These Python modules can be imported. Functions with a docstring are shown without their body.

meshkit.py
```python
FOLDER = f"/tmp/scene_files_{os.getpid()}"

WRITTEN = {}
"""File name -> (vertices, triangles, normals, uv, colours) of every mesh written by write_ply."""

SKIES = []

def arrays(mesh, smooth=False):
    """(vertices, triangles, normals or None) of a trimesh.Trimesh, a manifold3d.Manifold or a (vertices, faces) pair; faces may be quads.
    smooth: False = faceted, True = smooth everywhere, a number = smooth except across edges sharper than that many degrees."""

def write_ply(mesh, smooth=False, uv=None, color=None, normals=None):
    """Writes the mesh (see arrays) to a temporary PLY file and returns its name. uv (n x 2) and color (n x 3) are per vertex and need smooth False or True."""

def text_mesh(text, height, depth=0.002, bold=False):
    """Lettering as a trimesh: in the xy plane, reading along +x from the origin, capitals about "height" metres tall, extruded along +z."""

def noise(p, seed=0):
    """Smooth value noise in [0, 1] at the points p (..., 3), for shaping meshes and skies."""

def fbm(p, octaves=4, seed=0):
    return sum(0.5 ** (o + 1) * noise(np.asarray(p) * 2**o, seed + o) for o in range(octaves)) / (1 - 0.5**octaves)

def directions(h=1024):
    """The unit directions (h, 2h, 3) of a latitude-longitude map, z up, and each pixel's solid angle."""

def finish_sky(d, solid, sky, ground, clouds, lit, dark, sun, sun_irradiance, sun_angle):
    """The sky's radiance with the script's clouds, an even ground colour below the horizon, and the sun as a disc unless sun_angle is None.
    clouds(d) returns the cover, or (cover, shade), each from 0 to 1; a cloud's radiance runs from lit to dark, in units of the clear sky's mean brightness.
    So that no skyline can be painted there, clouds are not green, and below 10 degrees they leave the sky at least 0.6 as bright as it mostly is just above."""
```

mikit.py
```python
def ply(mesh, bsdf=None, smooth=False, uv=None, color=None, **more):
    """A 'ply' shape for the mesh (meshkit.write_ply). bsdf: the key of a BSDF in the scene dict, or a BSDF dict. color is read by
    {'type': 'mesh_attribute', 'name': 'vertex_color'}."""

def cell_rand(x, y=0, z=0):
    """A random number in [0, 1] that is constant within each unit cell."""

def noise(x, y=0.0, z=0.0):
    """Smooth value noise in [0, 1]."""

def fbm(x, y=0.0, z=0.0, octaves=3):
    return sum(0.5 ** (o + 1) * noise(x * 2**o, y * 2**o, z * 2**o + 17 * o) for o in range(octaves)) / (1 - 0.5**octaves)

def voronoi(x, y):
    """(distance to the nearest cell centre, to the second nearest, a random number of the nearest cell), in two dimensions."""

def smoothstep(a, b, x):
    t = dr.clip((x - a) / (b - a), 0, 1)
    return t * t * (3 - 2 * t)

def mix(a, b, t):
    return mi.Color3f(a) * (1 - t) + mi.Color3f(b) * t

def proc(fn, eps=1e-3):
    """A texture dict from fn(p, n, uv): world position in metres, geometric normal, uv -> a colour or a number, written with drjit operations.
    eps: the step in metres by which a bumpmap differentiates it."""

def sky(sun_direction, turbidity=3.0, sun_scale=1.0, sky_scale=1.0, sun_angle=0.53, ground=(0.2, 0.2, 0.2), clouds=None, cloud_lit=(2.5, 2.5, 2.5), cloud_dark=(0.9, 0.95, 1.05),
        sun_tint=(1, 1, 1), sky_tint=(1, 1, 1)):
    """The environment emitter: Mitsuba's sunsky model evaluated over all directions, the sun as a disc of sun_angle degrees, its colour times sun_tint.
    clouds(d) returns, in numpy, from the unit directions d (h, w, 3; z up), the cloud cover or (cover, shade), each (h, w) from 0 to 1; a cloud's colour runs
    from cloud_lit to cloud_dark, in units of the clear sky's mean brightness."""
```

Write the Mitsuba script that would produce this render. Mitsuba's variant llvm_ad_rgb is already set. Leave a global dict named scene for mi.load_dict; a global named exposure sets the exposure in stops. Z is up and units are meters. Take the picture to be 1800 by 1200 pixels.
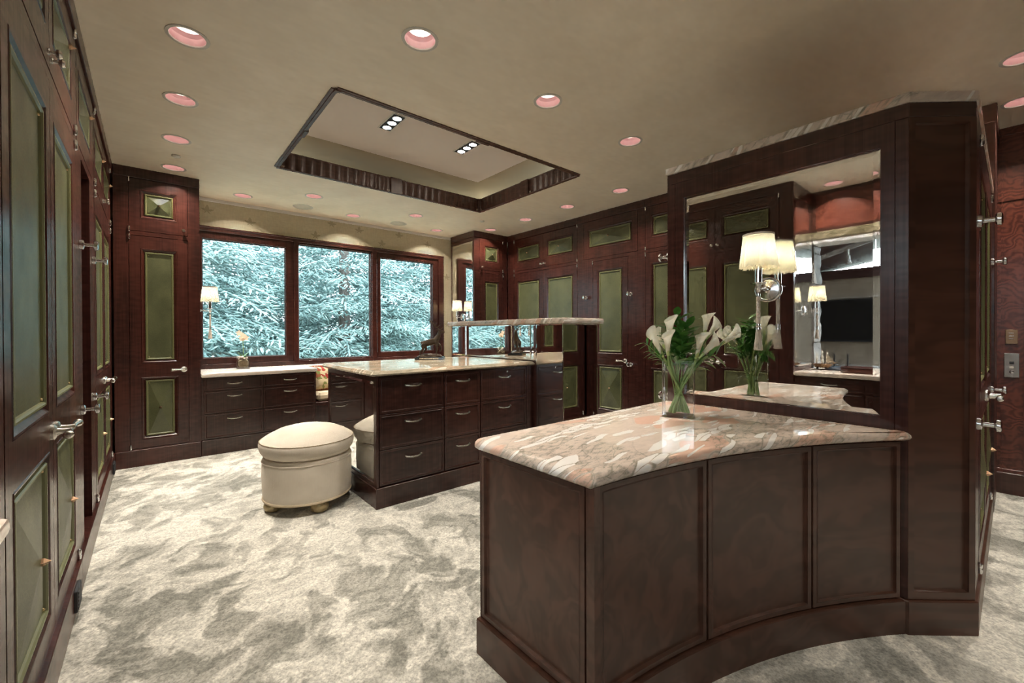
import math, random
import numpy as np, trimesh, drjit as dr, mitsuba as mi, mikit, meshkit
from shapely.geometry import Polygon, Point, box as sbox
from mikit import noise, fbm, smoothstep, mix, proc
random.seed(5); rng = np.random.default_rng(7)
T = mi.ScalarTransform4f
scene, labels = {}, {}

# ------------------------------------------------------------------ camera, sky, exposure
def camera_axes(yaw, pitch, roll):
    cy, sy = math.cos(yaw), math.sin(yaw)
    f = np.array([sy*math.cos(pitch), cy*math.cos(pitch), math.sin(pitch)])
    r = np.array([cy, -sy, 0.]); u = np.cross(r, f)
    r2 = r*math.cos(roll)+u*math.sin(roll)
    return f, r2, np.cross(r2, f)
EYE = np.array([0, 0, 1.2]); FOCAL = 748.65
_f, _r, _u = camera_axes(0.70419, -0.00629, -0.00339)
scene['camera'] = {'type': 'perspective', 'fov': math.degrees(2*math.atan(900/FOCAL)), 'fov_axis': 'x', 'near_clip': 0.02,
                   'principal_point_offset_x': -2.82/1800, 'principal_point_offset_y': 11.27/1200,
                   'to_world': T().look_at(origin=EYE.tolist(), target=(EYE+_f).tolist(), up=_u.tolist())}
exposure = 0.22
SKY = 38.0; SPOT = 6.2; CAN = 2.2; BULB = 90.0; TRAY = 50.0
def cloudy(d):
    n = meshkit.fbm(d*3.0, 3, 4)
    return np.ones(d.shape[:2])*0.97, np.clip(n*0.7, 0, 1)
scene['sky'] = {'sampling_weight': 9.0, **mikit.sky((0.3, 0.5, 0.8), turbidity=4, sun_scale=0.0, sky_scale=SKY, ground=(0.34, 0.36, 0.32), clouds=cloudy,
                         cloud_lit=(2.1, 2.45, 2.6), cloud_dark=(1.6, 2.0, 2.2))}

# ------------------------------------------------------------------ materials
def bsdf(name, **k):
    k.setdefault('type', 'principled')
    scene[name] = {'type': 'twosided', 'inner': k}
def rgb(*c): return {'type': 'rgb', 'value': list(c)}
def t_wood(lo, hi, red):
    def fn(p, n, uv):
        a = p.x+p.y*0.93
        g = fbm(a*130, p.z*3.0, 0.0, 3)
        fl = noise(a*22, p.z*75, 3.0)
        big = fbm(a*4.0, p.z*1.6, 5.0, 2)
        t = dr.clip(0.38*g+0.40*big+0.26*fl-0.03, 0, 1)
        return mix(mix(lo, hi, smoothstep(0.2, 0.8, t)), red, 0.35*smoothstep(0.5, 0.85, big))
    return fn
def t_quilt(p, n, uv):
    a = p.x+p.y*0.93
    w = fbm(a*9, p.z*12, 2.0, 4)
    s = 0.5+0.5*dr.sin(p.z*120+w*26+noise(a*24, p.z*7, 1.0)*9)
    g = fbm(a*60, p.z*6, 0.0, 2)
    return mix((0.042, 0.0125, 0.0105), (0.125, 0.035, 0.021), dr.clip(0.62*s+0.38*g, 0, 1))
def t_burl(p, n, uv):
    a = p.x*0.8+p.y
    w = fbm(a*7+p.x*3, p.z*7, 1.0, 3)
    m = fbm(a*15+w*4, p.z*14+w*4, 7.0, 4)
    g = fbm(a*110, p.z*18, 0.0, 2)
    return mix((0.036, 0.0165, 0.0105), (0.066, 0.0265, 0.0165), dr.clip(0.75*smoothstep(0.3, 0.7, m)+0.3*g-0.03, 0, 1))
def t_leather(p, n, uv):
    a = p.x+p.y
    m = fbm(a*9, p.z*7, 2.0, 3); f = fbm(a*240, p.z*240, 0.0, 2)
    return mix((0.046, 0.052, 0.024), (0.112, 0.117, 0.055), dr.clip(0.8*m+0.35*f-0.15, 0, 1))
def t_leather_b(p, n, uv):
    a = p.x+p.y
    return fbm(a*260, p.z*260, p.x*40, 2)
def marble(base, white, vein, pink, k=1.0, pk=0.62, wt=0.80):
    """Breccia: shards and blobs drawn out along x, with speckled grey-green seams between them."""
    def fn(p, n, uv):
        x, y, z = p.x*k, p.y*k+p.z*0.8, p.z
        w1 = fbm(x*3.0, y*5.0, z*5, 3)-0.5; w2 = fbm(x*9.0+7, y*16.0, z*9, 2)-0.5
        a1, a2, ar = mikit.voronoi(x*4.0+w1*1.4+w2*0.3, y*10.5-x*1.2+w1*2.2+w2*0.7)
        b1, b2, br = mikit.voronoi(x*9.5+w1*2.0+w2*0.5+11, y*46.0-x*4.5+w1*5.0+w2*1.2)
        sp = noise(x*330, y*330, z*330); g = fbm(x*40, y*90, z*40, 3)
        seam = smoothstep(0.36, 0.56, fbm(x*2.6+4, y*6.0-x+w1*3, 3.0, 3))
        c = mix(base, [v*0.80 for v in base], g)
        c = mix(c, pink, smoothstep(pk, pk+0.01, ar)*smoothstep(0.03, 0.12, a2-a1)*(0.75+0.25*g))
        c = mix(c, vein, seam*(0.20+0.45*smoothstep(0.45, 0.75, g))*(0.4+0.9*sp))
        c = mix(c, vein, (1-smoothstep(0.02, 0.11, b2-b1))*(0.03+0.62*seam*seam)*smoothstep(0.3, 0.6, g))
        c = mix(c, vein, (1-smoothstep(0.01, 0.05, a2-a1))*(0.10+0.5*seam)*(0.5+0.5*sp))
        return mix(c, white, smoothstep(wt, wt+0.01, br)*smoothstep(0.06, 0.14, b2-b1)*0.95)
    return fn
def t_carpet(p, n, uv):
    w1 = fbm(p.x*3.1, p.y*3.1, 0.0, 3)-0.5; w2 = fbm(p.x*3.1+40, p.y*3.1, 5.0, 3)-0.5
    x, y = p.x+w1*0.32, p.y+w2*0.32
    d = x*0.55+y*0.84; e = y*0.55-x*0.84
    s1 = fbm(d*6.2, e*10.5, 1.0, 6); s2 = fbm(x*1.7+5, y*1.7, 9.0, 3); s3 = fbm(x*17, y*26, 3.0, 4)
    fine = noise(p.x*240, p.y*240, 0.0)*0.5+noise(p.x*110, p.y*110, 4.0)*0.5
    nap = 0.50*smoothstep(0.41, 0.57, s1)+0.28*smoothstep(0.34, 0.62, s2)+0.30*smoothstep(0.30, 0.70, s3)
    return mix((0.215, 0.213, 0.19), (0.61, 0.593, 0.54), dr.clip(nap*1.12-0.08, 0, 1))*(0.54+0.92*fine)
def t_carpet_b(p, n, uv): return noise(p.x*260, p.y*260, 0.0)+0.7*fbm(p.x*90, p.y*90, 2.0, 2)
def t_plaster(p, n, uv):
    w = fbm(p.x*1.2, p.y*1.2, p.z, 2)
    m = fbm(p.x*4+w*3, p.y*5+w*3, p.z*4, 4); s = fbm(p.x*16+w*9, p.y*34, 3.0, 3)
    return mix((0.68, 0.595, 0.475), (0.85, 0.77, 0.645), dr.clip(m*0.75+s*0.35-0.05, 0, 1))
def t_paper(p, n, uv):
    f = noise(p.x*160, p.z*30, 0.0)*0.5+noise(p.x*30, p.z*160, 4.0)*0.5
    return mix((0.47, 0.415, 0.30), (0.56, 0.50, 0.375), f)
def t_weave(p, n, uv):
    ang = dr.atan2(p.y-3.245, p.x-0.862)*0.32
    f = 0.5+0.5*dr.sin(ang*900+dr.sin(p.z*800)*1.5)*dr.sin(p.z*800)
    m = fbm(p.x*9, p.y*9, p.z*9, 3)
    return mix((0.50, 0.435, 0.355), (0.74, 0.685, 0.60), dr.clip(0.45*f+0.7*m-0.1, 0, 1))
def t_tapestry(p, n, uv):
    d1, d2, r = mikit.voronoi(p.x*28+p.y*9, p.z*28+p.y*7)
    return mix(mix((0.55, 0.46, 0.30), (0.30, 0.05, 0.04), smoothstep(0.55, 0.6, r)), (0.20, 0.22, 0.08), smoothstep(0.82, 0.86, r))
def t_stone(p, n, uv):
    m = fbm(p.x*14, p.y*14, p.z*10, 4); f = noise(p.x*120, p.y*120, p.z*120)
    return mix((0.15, 0.15, 0.155), (0.40, 0.39, 0.375), dr.clip(m*1.1+f*0.25-0.2, 0, 1))
def t_greenstone(p, n, uv):
    s = p.y*0.7+p.z; m = fbm(s*26+p.y*4, p.y*5, p.z*9, 4)
    return mix((0.12, 0.105, 0.062), (0.31, 0.275, 0.19), smoothstep(0.25, 0.75, m))
def t_plank(p, n, uv):
    g = fbm(p.x*30, p.y*4, p.z*30, 3)
    return mix((0.035, 0.015, 0.013), (0.085, 0.038, 0.031), g)
def t_needles(p, n, uv):
    f = noise(p.x*46, p.y*46, p.z*46); m = fbm(p.x*2.2, p.y*2.2, p.z*2.2, 2)
    return mix((0.065, 0.125, 0.125), (0.34, 0.47, 0.455), dr.clip(0.6*f+0.8*m-0.2, 0, 1))
def t_bark(p, n, uv): return mix((0.10, 0.09, 0.085), (0.24, 0.21, 0.19), fbm(p.x*30, p.y*30, p.z*6, 3))
def t_ground(p, n, uv): return mix((0.30, 0.34, 0.24), (0.50, 0.54, 0.42), fbm(p.x*2, p.y*2, 0.0, 4))
def t_bronze(p, n, uv): return mix((0.030, 0.020, 0.014), (0.105, 0.070, 0.042), fbm(p.x*60, p.y*60, p.z*60, 3))
def t_gold(p, n, uv): return mix((0.20, 0.145, 0.07), (0.52, 0.42, 0.24), fbm(p.x*40, p.y*40, p.z*25, 3))
def t_leaf(p, n, uv): return mix((0.020, 0.070, 0.012), (0.075, 0.20, 0.035), fbm(p.x*30, p.y*30, p.z*30, 3))
def t_moss(p, n, uv): return mix((0.12, 0.10, 0.06), (0.45, 0.38, 0.27), noise(p.x*190, p.y*190, p.z*190))

bsdf('wood', base_color=proc(t_wood((0.019, 0.0060, 0.0050), (0.053, 0.0155, 0.0115), (0.078, 0.0185, 0.0115))), roughness=0.25, specular=0.5)
bsdf('wood_dark', base_color=proc(t_wood((0.018, 0.0072, 0.0058), (0.046, 0.0165, 0.012), (0.058, 0.0185, 0.012))), roughness=0.25, specular=0.5)
bsdf('quilt', base_color=proc(t_quilt), roughness=0.28, specular=0.5)
bsdf('burl', base_color=proc(t_burl), roughness=0.32, specular=0.5)
scene['leather'] = {'type': 'twosided', 'inner': {'type': 'bumpmap', 'arbitrary': proc(t_leather_b, 1e-3), 'scale': 0.0007,
                    'inner': {'type': 'principled', 'base_color': proc(t_leather), 'roughness': 0.35, 'specular': 0.5}}}
bsdf('leather_trim', base_color=rgb(0.120, 0.124, 0.055), roughness=0.34, specular=0.5)
bsdf('marble_pink', base_color=proc(marble((0.76, 0.645, 0.565), (0.86, 0.84, 0.81), (0.20, 0.19, 0.145), (0.72, 0.47, 0.365))), roughness=0.08, specular=0.5)
bsdf('marble_tan', base_color=proc(marble((0.47, 0.40, 0.30), (0.70, 0.65, 0.56), (0.17, 0.155, 0.115), (0.50, 0.36, 0.25), 1.0, 0.6, 0.9)), roughness=0.06, specular=0.5)
bsdf('marble_pale', base_color=proc(marble((0.66, 0.59, 0.53), (0.78, 0.74, 0.70), (0.46, 0.41, 0.37), (0.66, 0.55, 0.48), 0.7)), roughness=0.10, specular=0.5)
scene['carpet'] = {'type': 'twosided', 'inner': {'type': 'bumpmap', 'arbitrary': proc(t_carpet_b, 1e-3), 'scale': 0.0035,
                   'inner': {'type': 'principled', 'base_color': proc(t_carpet), 'roughness': 0.95, 'specular': 0.1, 'sheen': 0.3}}}
bsdf('plaster', base_color=proc(t_plaster), roughness=0.5, specular=0.25)
bsdf('shaded_tan', base_color=rgb(0.34, 0.275, 0.19), roughness=0.7, specular=0.2)  # tan of the tray cove, darkened to stand in for shade above the band
bsdf('cove_paint', base_color=rgb(0.66, 0.585, 0.53), roughness=0.7, specular=0.2)
bsdf('wallpaper', base_color=proc(t_paper), roughness=0.8, specular=0.15)
bsdf('motif', base_color=rgb(0.37, 0.325, 0.225), roughness=0.8, specular=0.15)
bsdf('white_paint', base_color=rgb(0.72, 0.70, 0.68), roughness=0.5, specular=0.3)
bsdf('flute', base_color=proc(t_wood((0.040, 0.018, 0.013), (0.085, 0.038, 0.026), (0.08, 0.034, 0.022))), roughness=0.30, specular=0.5)
bsdf('pink_glass', base_color=rgb(0.62, 0.37, 0.395), roughness=0.22, specular=0.6)
bsdf('trim_white', base_color=rgb(0.55, 0.52, 0.47), roughness=0.4, specular=0.4)
bsdf('grille', base_color=rgb(0.47, 0.43, 0.37), roughness=0.7, specular=0.2)
scene['mirror'] = {'type': 'twosided', 'inner': {'type': 'conductor', 'material': 'none', 'specular_reflectance': rgb(0.90, 0.905, 0.90)}}
bsdf('chrome', type='roughconductor', material='none', alpha=0.07, specular_reflectance=rgb(0.80, 0.80, 0.81))
bsdf('nickel', type='roughconductor', material='none', alpha=0.16, specular_reflectance=rgb(0.74, 0.71, 0.66))
bsdf('pewter', type='roughconductor', material='none', alpha=0.24, specular_reflectance=rgb(0.43, 0.42, 0.37))
bsdf('brass', type='roughconductor', material='none', alpha=0.2, specular_reflectance=rgb(0.60, 0.45, 0.25))
bsdf('copper_stud', type='roughconductor', material='none', alpha=0.25, specular_reflectance=rgb(0.52, 0.34, 0.22))
bsdf('steel', type='roughconductor', material='none', alpha=0.28, specular_reflectance=rgb(0.55, 0.53, 0.52))
bsdf('bronze_plate', base_color=rgb(0.20, 0.125, 0.075), roughness=0.4, metallic=0.3)
bsdf('black', base_color=rgb(0.010, 0.010, 0.011), roughness=0.18, specular=0.5)
bsdf('black_matt', base_color=rgb(0.020, 0.022, 0.026), roughness=0.5, specular=0.4)
bsdf('weave', base_color=proc(t_weave), roughness=0.9, specular=0.1, sheen=0.3)
bsdf('welt', base_color=rgb(0.26, 0.205, 0.14), roughness=0.9, specular=0.1)
bsdf('cushion', base_color=rgb(0.56, 0.47, 0.34), roughness=0.9, specular=0.1)
bsdf('tapestry', base_color=proc(t_tapestry), roughness=0.9, specular=0.1)
bsdf('tassel_red', base_color=rgb(0.34, 0.12, 0.07), roughness=0.9, specular=0.1)
bsdf('gold', base_color=proc(t_gold), roughness=0.38, metallic=0.45)
bsdf('bronze', base_color=proc(t_bronze), roughness=0.34, metallic=0.55)
bsdf('stone', base_color=proc(t_stone), roughness=0.85, specular=0.2)
bsdf('greenstone', base_color=proc(t_greenstone), roughness=0.3, specular=0.4)
bsdf('plank', base_color=proc(t_plank), roughness=0.5, specular=0.4)
bsdf('beige', base_color=rgb(0.34, 0.265, 0.20), roughness=0.6, specular=0.3)
bsdf('oatmeal_floor', base_color=rgb(0.30, 0.26, 0.21), roughness=0.8, specular=0.2)
bsdf('bark', base_color=proc(t_bark), roughness=0.9, specular=0.1)
bsdf('ground', base_color=proc(t_ground), roughness=0.95, specular=0.05)
bsdf('needles', base_color=proc(t_needles), roughness=0.7, specular=0.2)
scene['pane'] = {'type': 'thindielectric', 'int_ior': 1.5}
scene['glass'] = {'type': 'dielectric', 'int_ior': 1.5}
scene['water_face'] = {'type': 'thindielectric', 'int_ior': 1.33}
scene['shade'] = {'type': 'principledthin', 'base_color': rgb(0.86, 0.78, 0.66), 'roughness': 0.8, 'diff_trans': 1.0, 'spec_trans': 0.0}
bsdf('cord', base_color=rgb(0.66, 0.60, 0.54), roughness=0.9, specular=0.1)
scene['petal'] = {'type': 'principledthin', 'base_color': rgb(0.86, 0.85, 0.74), 'roughness': 0.45, 'diff_trans': 0.6, 'spec_trans': 0.0}
scene['petal_peach'] = {'type': 'principledthin', 'base_color': rgb(0.84, 0.66, 0.50), 'roughness': 0.5, 'diff_trans': 0.6, 'spec_trans': 0.0}
bsdf('spadix', base_color=rgb(0.80, 0.55, 0.08), roughness=0.6)
bsdf('stem', base_color=rgb(0.155, 0.225, 0.065), roughness=0.4, specular=0.4)
bsdf('stem_pale', base_color=rgb(0.42, 0.52, 0.20), roughness=0.4, specular=0.4)
bsdf('leaf', base_color=proc(t_leaf), roughness=0.32, specular=0.5)
bsdf('moss', base_color=proc(t_moss), roughness=0.95, specular=0.05)
bsdf('sail', base_color=rgb(0.70, 0.62, 0.50), roughness=0.8)
bsdf('hull', base_color=rgb(0.30, 0.17, 0.08), roughness=0.5)
bsdf('router_blue', base_color=rgb(0.035, 0.055, 0.085), roughness=0.35, specular=0.5)

# ------------------------------------------------------------------ mesh helpers
def add(key, mesh, mat, smooth=False, M=None, **more):
    """One entry of the scene; a repeat takes the next number."""
    k = key; i = 0
    while k in scene:
        i += 1; k = f'{key}_{i:03d}'
    d = mesh if isinstance(mesh, dict) else mikit.ply(mesh, None, smooth)
    d = {**d, **more}
    d['bsdf'] = {'type': 'ref', 'id': mat}
    if M is not None: d['to_world'] = T(np.asarray(M, float))
    scene[k] = d
    return k
def name(key):
    """The next free name for a thing that has no mesh of its own."""
    k = key; i = 0
    while k in labels or k in scene:
        i += 1; k = f'{key}_{i:03d}'
    labels[k] = {}
    return k
def tag(k, label=None, cat=None, group=None, kind=None):
    d = labels.setdefault(k, {})
    for a, b in (('label', label), ('category', cat), ('group', group), ('kind', kind)):
        if b: d[a] = b
    return k
def thing(key, label, cat, group=None): return tag(name(key), label, cat, group)
def struct(key, label=None): return tag(key, label, kind='structure')

_C = [(sx, sy, sz) for sx in (-1, 1) for sy in (-1, 1) for sz in (-1, 1)]
_bv = np.array([[s[a]*(1.0 if a != k else 1.0) - (0 if a == k else s[a]*0.3) for a in range(3)] for s in _C for k in range(3)], float)
_bf = trimesh.convex.convex_hull(_bv); _order = [int(np.argmin(np.linalg.norm(_bv-v, axis=1))) for v in _bf.vertices]
_BF = np.array([[_order[i] for i in f] for f in _bf.faces]); _CS = np.array([s for s in _C for k in range(3)], float); _CK = np.array([k for s in _C for k in range(3)])
_PF = np.array([[0, 1, 3], [0, 3, 2], [4, 6, 7], [4, 7, 5], [0, 4, 5], [0, 5, 1], [2, 3, 7], [2, 7, 6], [0, 2, 6], [0, 6, 4], [1, 5, 7], [1, 7, 3]])
def box(lo, hi, c=0.0):
    lo, hi = np.minimum(lo, hi).astype(float), np.maximum(lo, hi).astype(float); m, h = (lo+hi)/2, (hi-lo)/2
    if c <= 0:
        v = np.array(_C, float)*h+m
        return v, _PF
    c = min(c, 0.49*float(h.min())*2)
    v = np.empty((24, 3))
    for a in range(3):
        v[:, a] = m[a]+_CS[:, a]*np.where(_CK == a, h[a], h[a]-c)
    return v, _BF
def cat(*ms):
    vs, fs, n = [], [], 0
    for m in ms:
        v, f = (np.asarray(m.vertices), np.asarray(m.faces)) if hasattr(m, 'vertices') else m
        vs.append(np.asarray(v, float)); fs.append(np.asarray(f, int)+n); n += len(v)
    return np.vstack(vs), np.vstack(fs)
def tr(m, M):
    v, f = (m.vertices, m.faces) if hasattr(m, 'vertices') else m
    M = np.asarray(M, float)
    v = np.asarray(v) @ M[:3, :3].T+M[:3, 3]
    return v, (np.asarray(f)[:, ::-1] if np.linalg.det(M[:3, :3]) < 0 else np.asarray(f))
def mat4(o, ux, uy, uz):
    M = np.eye(4); M[:3, 0], M[:3, 1], M[:3, 2], M[:3, 3] = ux, uy, uz, o
    return M
def shift(x, y, z): M = np.eye(4); M[:3, 3] = (x, y, z); return M
def rotz(a): M = np.eye(4); c, s = math.cos(a), math.sin(a); M[:2, :2] = [[c, -s], [s, c]]; return M
def rotx(a): M = np.eye(4); c, s = math.cos(a), math.sin(a); M[1:3, 1:3] = [[c, -s], [s, c]]; return M
def roty(a): M = np.eye(4); c, s = math.cos(a), math.sin(a); M[0, 0], M[0, 2], M[2, 0], M[2, 2] = c, s, -s, c; return M
def scl(x, y, z): return np.diag([x, y, z, 1.0])
def lathe(prof, n=24, wob=None):
    """Turned about z from (radius, height) points."""
    prof = np.asarray(prof, float); a = np.arange(n)*2*np.pi/n; k = len(prof)
    r = prof[:, 0][:, None]*(np.ones(n) if wob is None else wob(a))[None, :]
    v = np.stack([r*np.cos(a), r*np.sin(a), np.repeat(prof[:, 1][:, None], n, 1)], -1).reshape(-1, 3)
    i, j = np.meshgrid(np.arange(k-1), np.arange(n), indexing='ij'); j2 = (j+1) % n
    q = np.stack([i*n+j, i*n+j2, (i+1)*n+j2, (i+1)*n+j], -1).reshape(-1, 4)
    f = np.vstack([q[:, [0, 1, 2]], q[:, [0, 2, 3]]])
    ok = (np.linalg.norm(np.cross(v[f[:, 1]]-v[f[:, 0]], v[f[:, 2]]-v[f[:, 0]]), axis=1) > 1e-14)
    return v, f[ok]
def tube(pts, rad, n=8, flat=1.0):
    p = np.asarray(pts, float); r = np.broadcast_to(rad, (len(p),)).astype(float)
    t = np.gradient(p, axis=0); t /= np.linalg.norm(t, axis=1, keepdims=True)+1e-12
    ref = np.array([0, 0, 1.0]) if abs(t[:, 2]).mean() < 0.8 else np.array([1.0, 0, 0])
    A = np.cross(t, ref); A /= np.linalg.norm(A, axis=1, keepdims=True)+1e-12; B = np.cross(t, A)
    a = np.arange(n)*2*np.pi/n
    v = (p[:, None]+r[:, None, None]*(np.cos(a)[None, :, None]*A[:, None]+flat*np.sin(a)[None, :, None]*B[:, None])).reshape(-1, 3)
    k = len(p); i, j = np.meshgrid(np.arange(k-1), np.arange(n), indexing='ij'); j2 = (j+1) % n
    q = np.stack([i*n+j, (i+1)*n+j, (i+1)*n+j2, i*n+j2], -1).reshape(-1, 4)
    f = [q[:, [0, 1, 2]], q[:, [0, 2, 3]]]
    v = np.vstack([v, p[:1], p[-1:]]); jj = np.arange(n)
    f.append(np.stack([np.full(n, k*n), jj, (jj+1) % n], 1)); f.append(np.stack([np.full(n, k*n+1), (k-1)*n+(jj+1) % n, (k-1)*n+jj], 1))
    return v, np.vstack(f)
def prism(poly, z0, z1):
    m = trimesh.creation.extrude_polygon(poly, z1-z0, engine='earcut'); m.apply_translation([0, 0, z0])
    return np.asarray(m.vertices), np.asarray(m.faces)
def slab(outline, prof):
    """A slab from a counter-clockwise outline; prof: (offset outwards, z) from bottom to top."""
    P = np.asarray(outline, float); P = P[np.linalg.norm(np.roll(P, -1, 0)-P, axis=1) > 1e-6]; n = len(P)
    e = np.roll(P, -1, 0)-P; e /= np.linalg.norm(e, axis=1, keepdims=True)
    nr = np.stack([e[:, 1], -e[:, 0]], 1); m = nr+np.roll(nr, 1, 0)
    m /= np.maximum((m*np.roll(nr, 1, 0)).sum(1, keepdims=True), 0.35)
    vs = [np.column_stack([P+m*o, np.full(n, z)]) for o, z in prof]
    v = np.vstack(vs); f = []
    j = np.arange(n); j2 = (j+1) % n
    for i in range(len(prof)-1):
        f += [np.stack([i*n+j, i*n+j2, (i+1)*n+j2], 1), np.stack([i*n+j, (i+1)*n+j2, (i+1)*n+j], 1)]
    import mapbox_earcut as ec
    for i, flip in ((0, True), (len(prof)-1, False)):
        t = np.asarray(ec.triangulate_float64(np.ascontiguousarray(vs[i][:, :2]), np.array([n], np.uint32))).reshape(-1, 3)
        a = vs[i][t]; s = np.cross(a[:, 1, :2]-a[:, 0, :2], a[:, 2, :2]-a[:, 0, :2])
        t = np.where((s > 0)[:, None], t, t[:, ::-1])
        f.append((t[:, ::-1] if flip else t)+i*n)
    return v, np.vstack(f)
def arc_pts(c, r, a0, a1, n): return [(c[0]+r*math.cos(math.radians(a)), c[1]+r*math.sin(math.radians(a))) for a in np.linspace(a0, a1, n)]
def rring(u0, u1, v0, v1, prof, fill=None):
    """A mitred rectangular frame, facing +w: prof lists (inset, w). fill: None, 'flat', or a height: closed by a flat field or a pyramid."""
    vs = []
    for d, w in prof: vs += [(u0+d, v0+d, w), (u1-d, v0+d, w), (u1-d, v1-d, w), (u0+d, v1-d, w)]
    f = []
    for i in range(len(prof)-1):
        for j in range(4):
            a, b = i*4+j, i*4+(j+1) % 4
            f += [(a, b, b+4), (a, b+4, a+4)]
    if fill is not None:
        o = (len(prof)-1)*4
        if fill == 'flat': f += [(o, o+1, o+2), (o, o+2, o+3)]
        else:
            vs.append(((u0+u1)/2, (v0+v1)/2, prof[-1][1]+fill)); c = len(vs)-1
            f += [(o+j, o+(j+1) % 4, c) for j in range(4)]
    return np.array(vs, float), np.array(f)
def holed(u0, u1, v0, v1, holes, w0, w1):
    return prism(Polygon([(u0, v0), (u1, v0), (u1, v1), (u0, v1)], [[(a, c), (b, c), (b, d), (a, d)] for a, b, c, d in holes]), w0, w1)
_cache = {}
def shared(key, make, smooth=False):
    if key not in _cache: _cache[key] = mikit.ply(make(), None, smooth)
    return _cache[key]
# frames of the four ways a cabinet can face: u runs to the right as one looks at it, v up, w outwards
def face(o, n):
    n = np.array([n[0], n[1], 0.0]); n /= np.linalg.norm(n)
    return mat4(o, np.cross([0, 0, 1.0], n), (0, 0, 1), n)

# ------------------------------------------------------------------ door leaves and their fittings
LATHE_W = mat4((0, 0, 0), (1, 0, 0), (0, 1, 0), (0, 0, 1))
def lever_mesh():
    rose = lathe([(0, 0), (0.027, 0), (0.027, 0.008), (0.021, 0.013), (0.012, 0.015), (0.0095, 0.03), (0.0095, 0.052), (0, 0.053)], 20)
    s = np.linspace(0, 1, 9)
    arm = tube(np.column_stack([0.006-0.085*s, 0.002*np.sin(s*3), 0.047+0.004*s]), 0.0075+0.0055*np.clip(s*1.2-0.2, 0, 1)**2, 10)
    ball = tr(lathe([(0, -0.012), (0.009, -0.010), (0.0145, 0), (0.0145, 0.006), (0.009, 0.013), (0, 0.014)], 16), shift(-0.086, 0.0, 0.051) @ roty(-math.pi/2))
    return cat(rose, arm, ball)
def knob_mesh(): return lathe([(0, 0), (0.011, 0), (0.011, 0.004), (0.006, 0.007), (0.006, 0.018), (0.014, 0.022), (0.016, 0.029), (0.012, 0.036), (0, 0.037)], 16)
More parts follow.
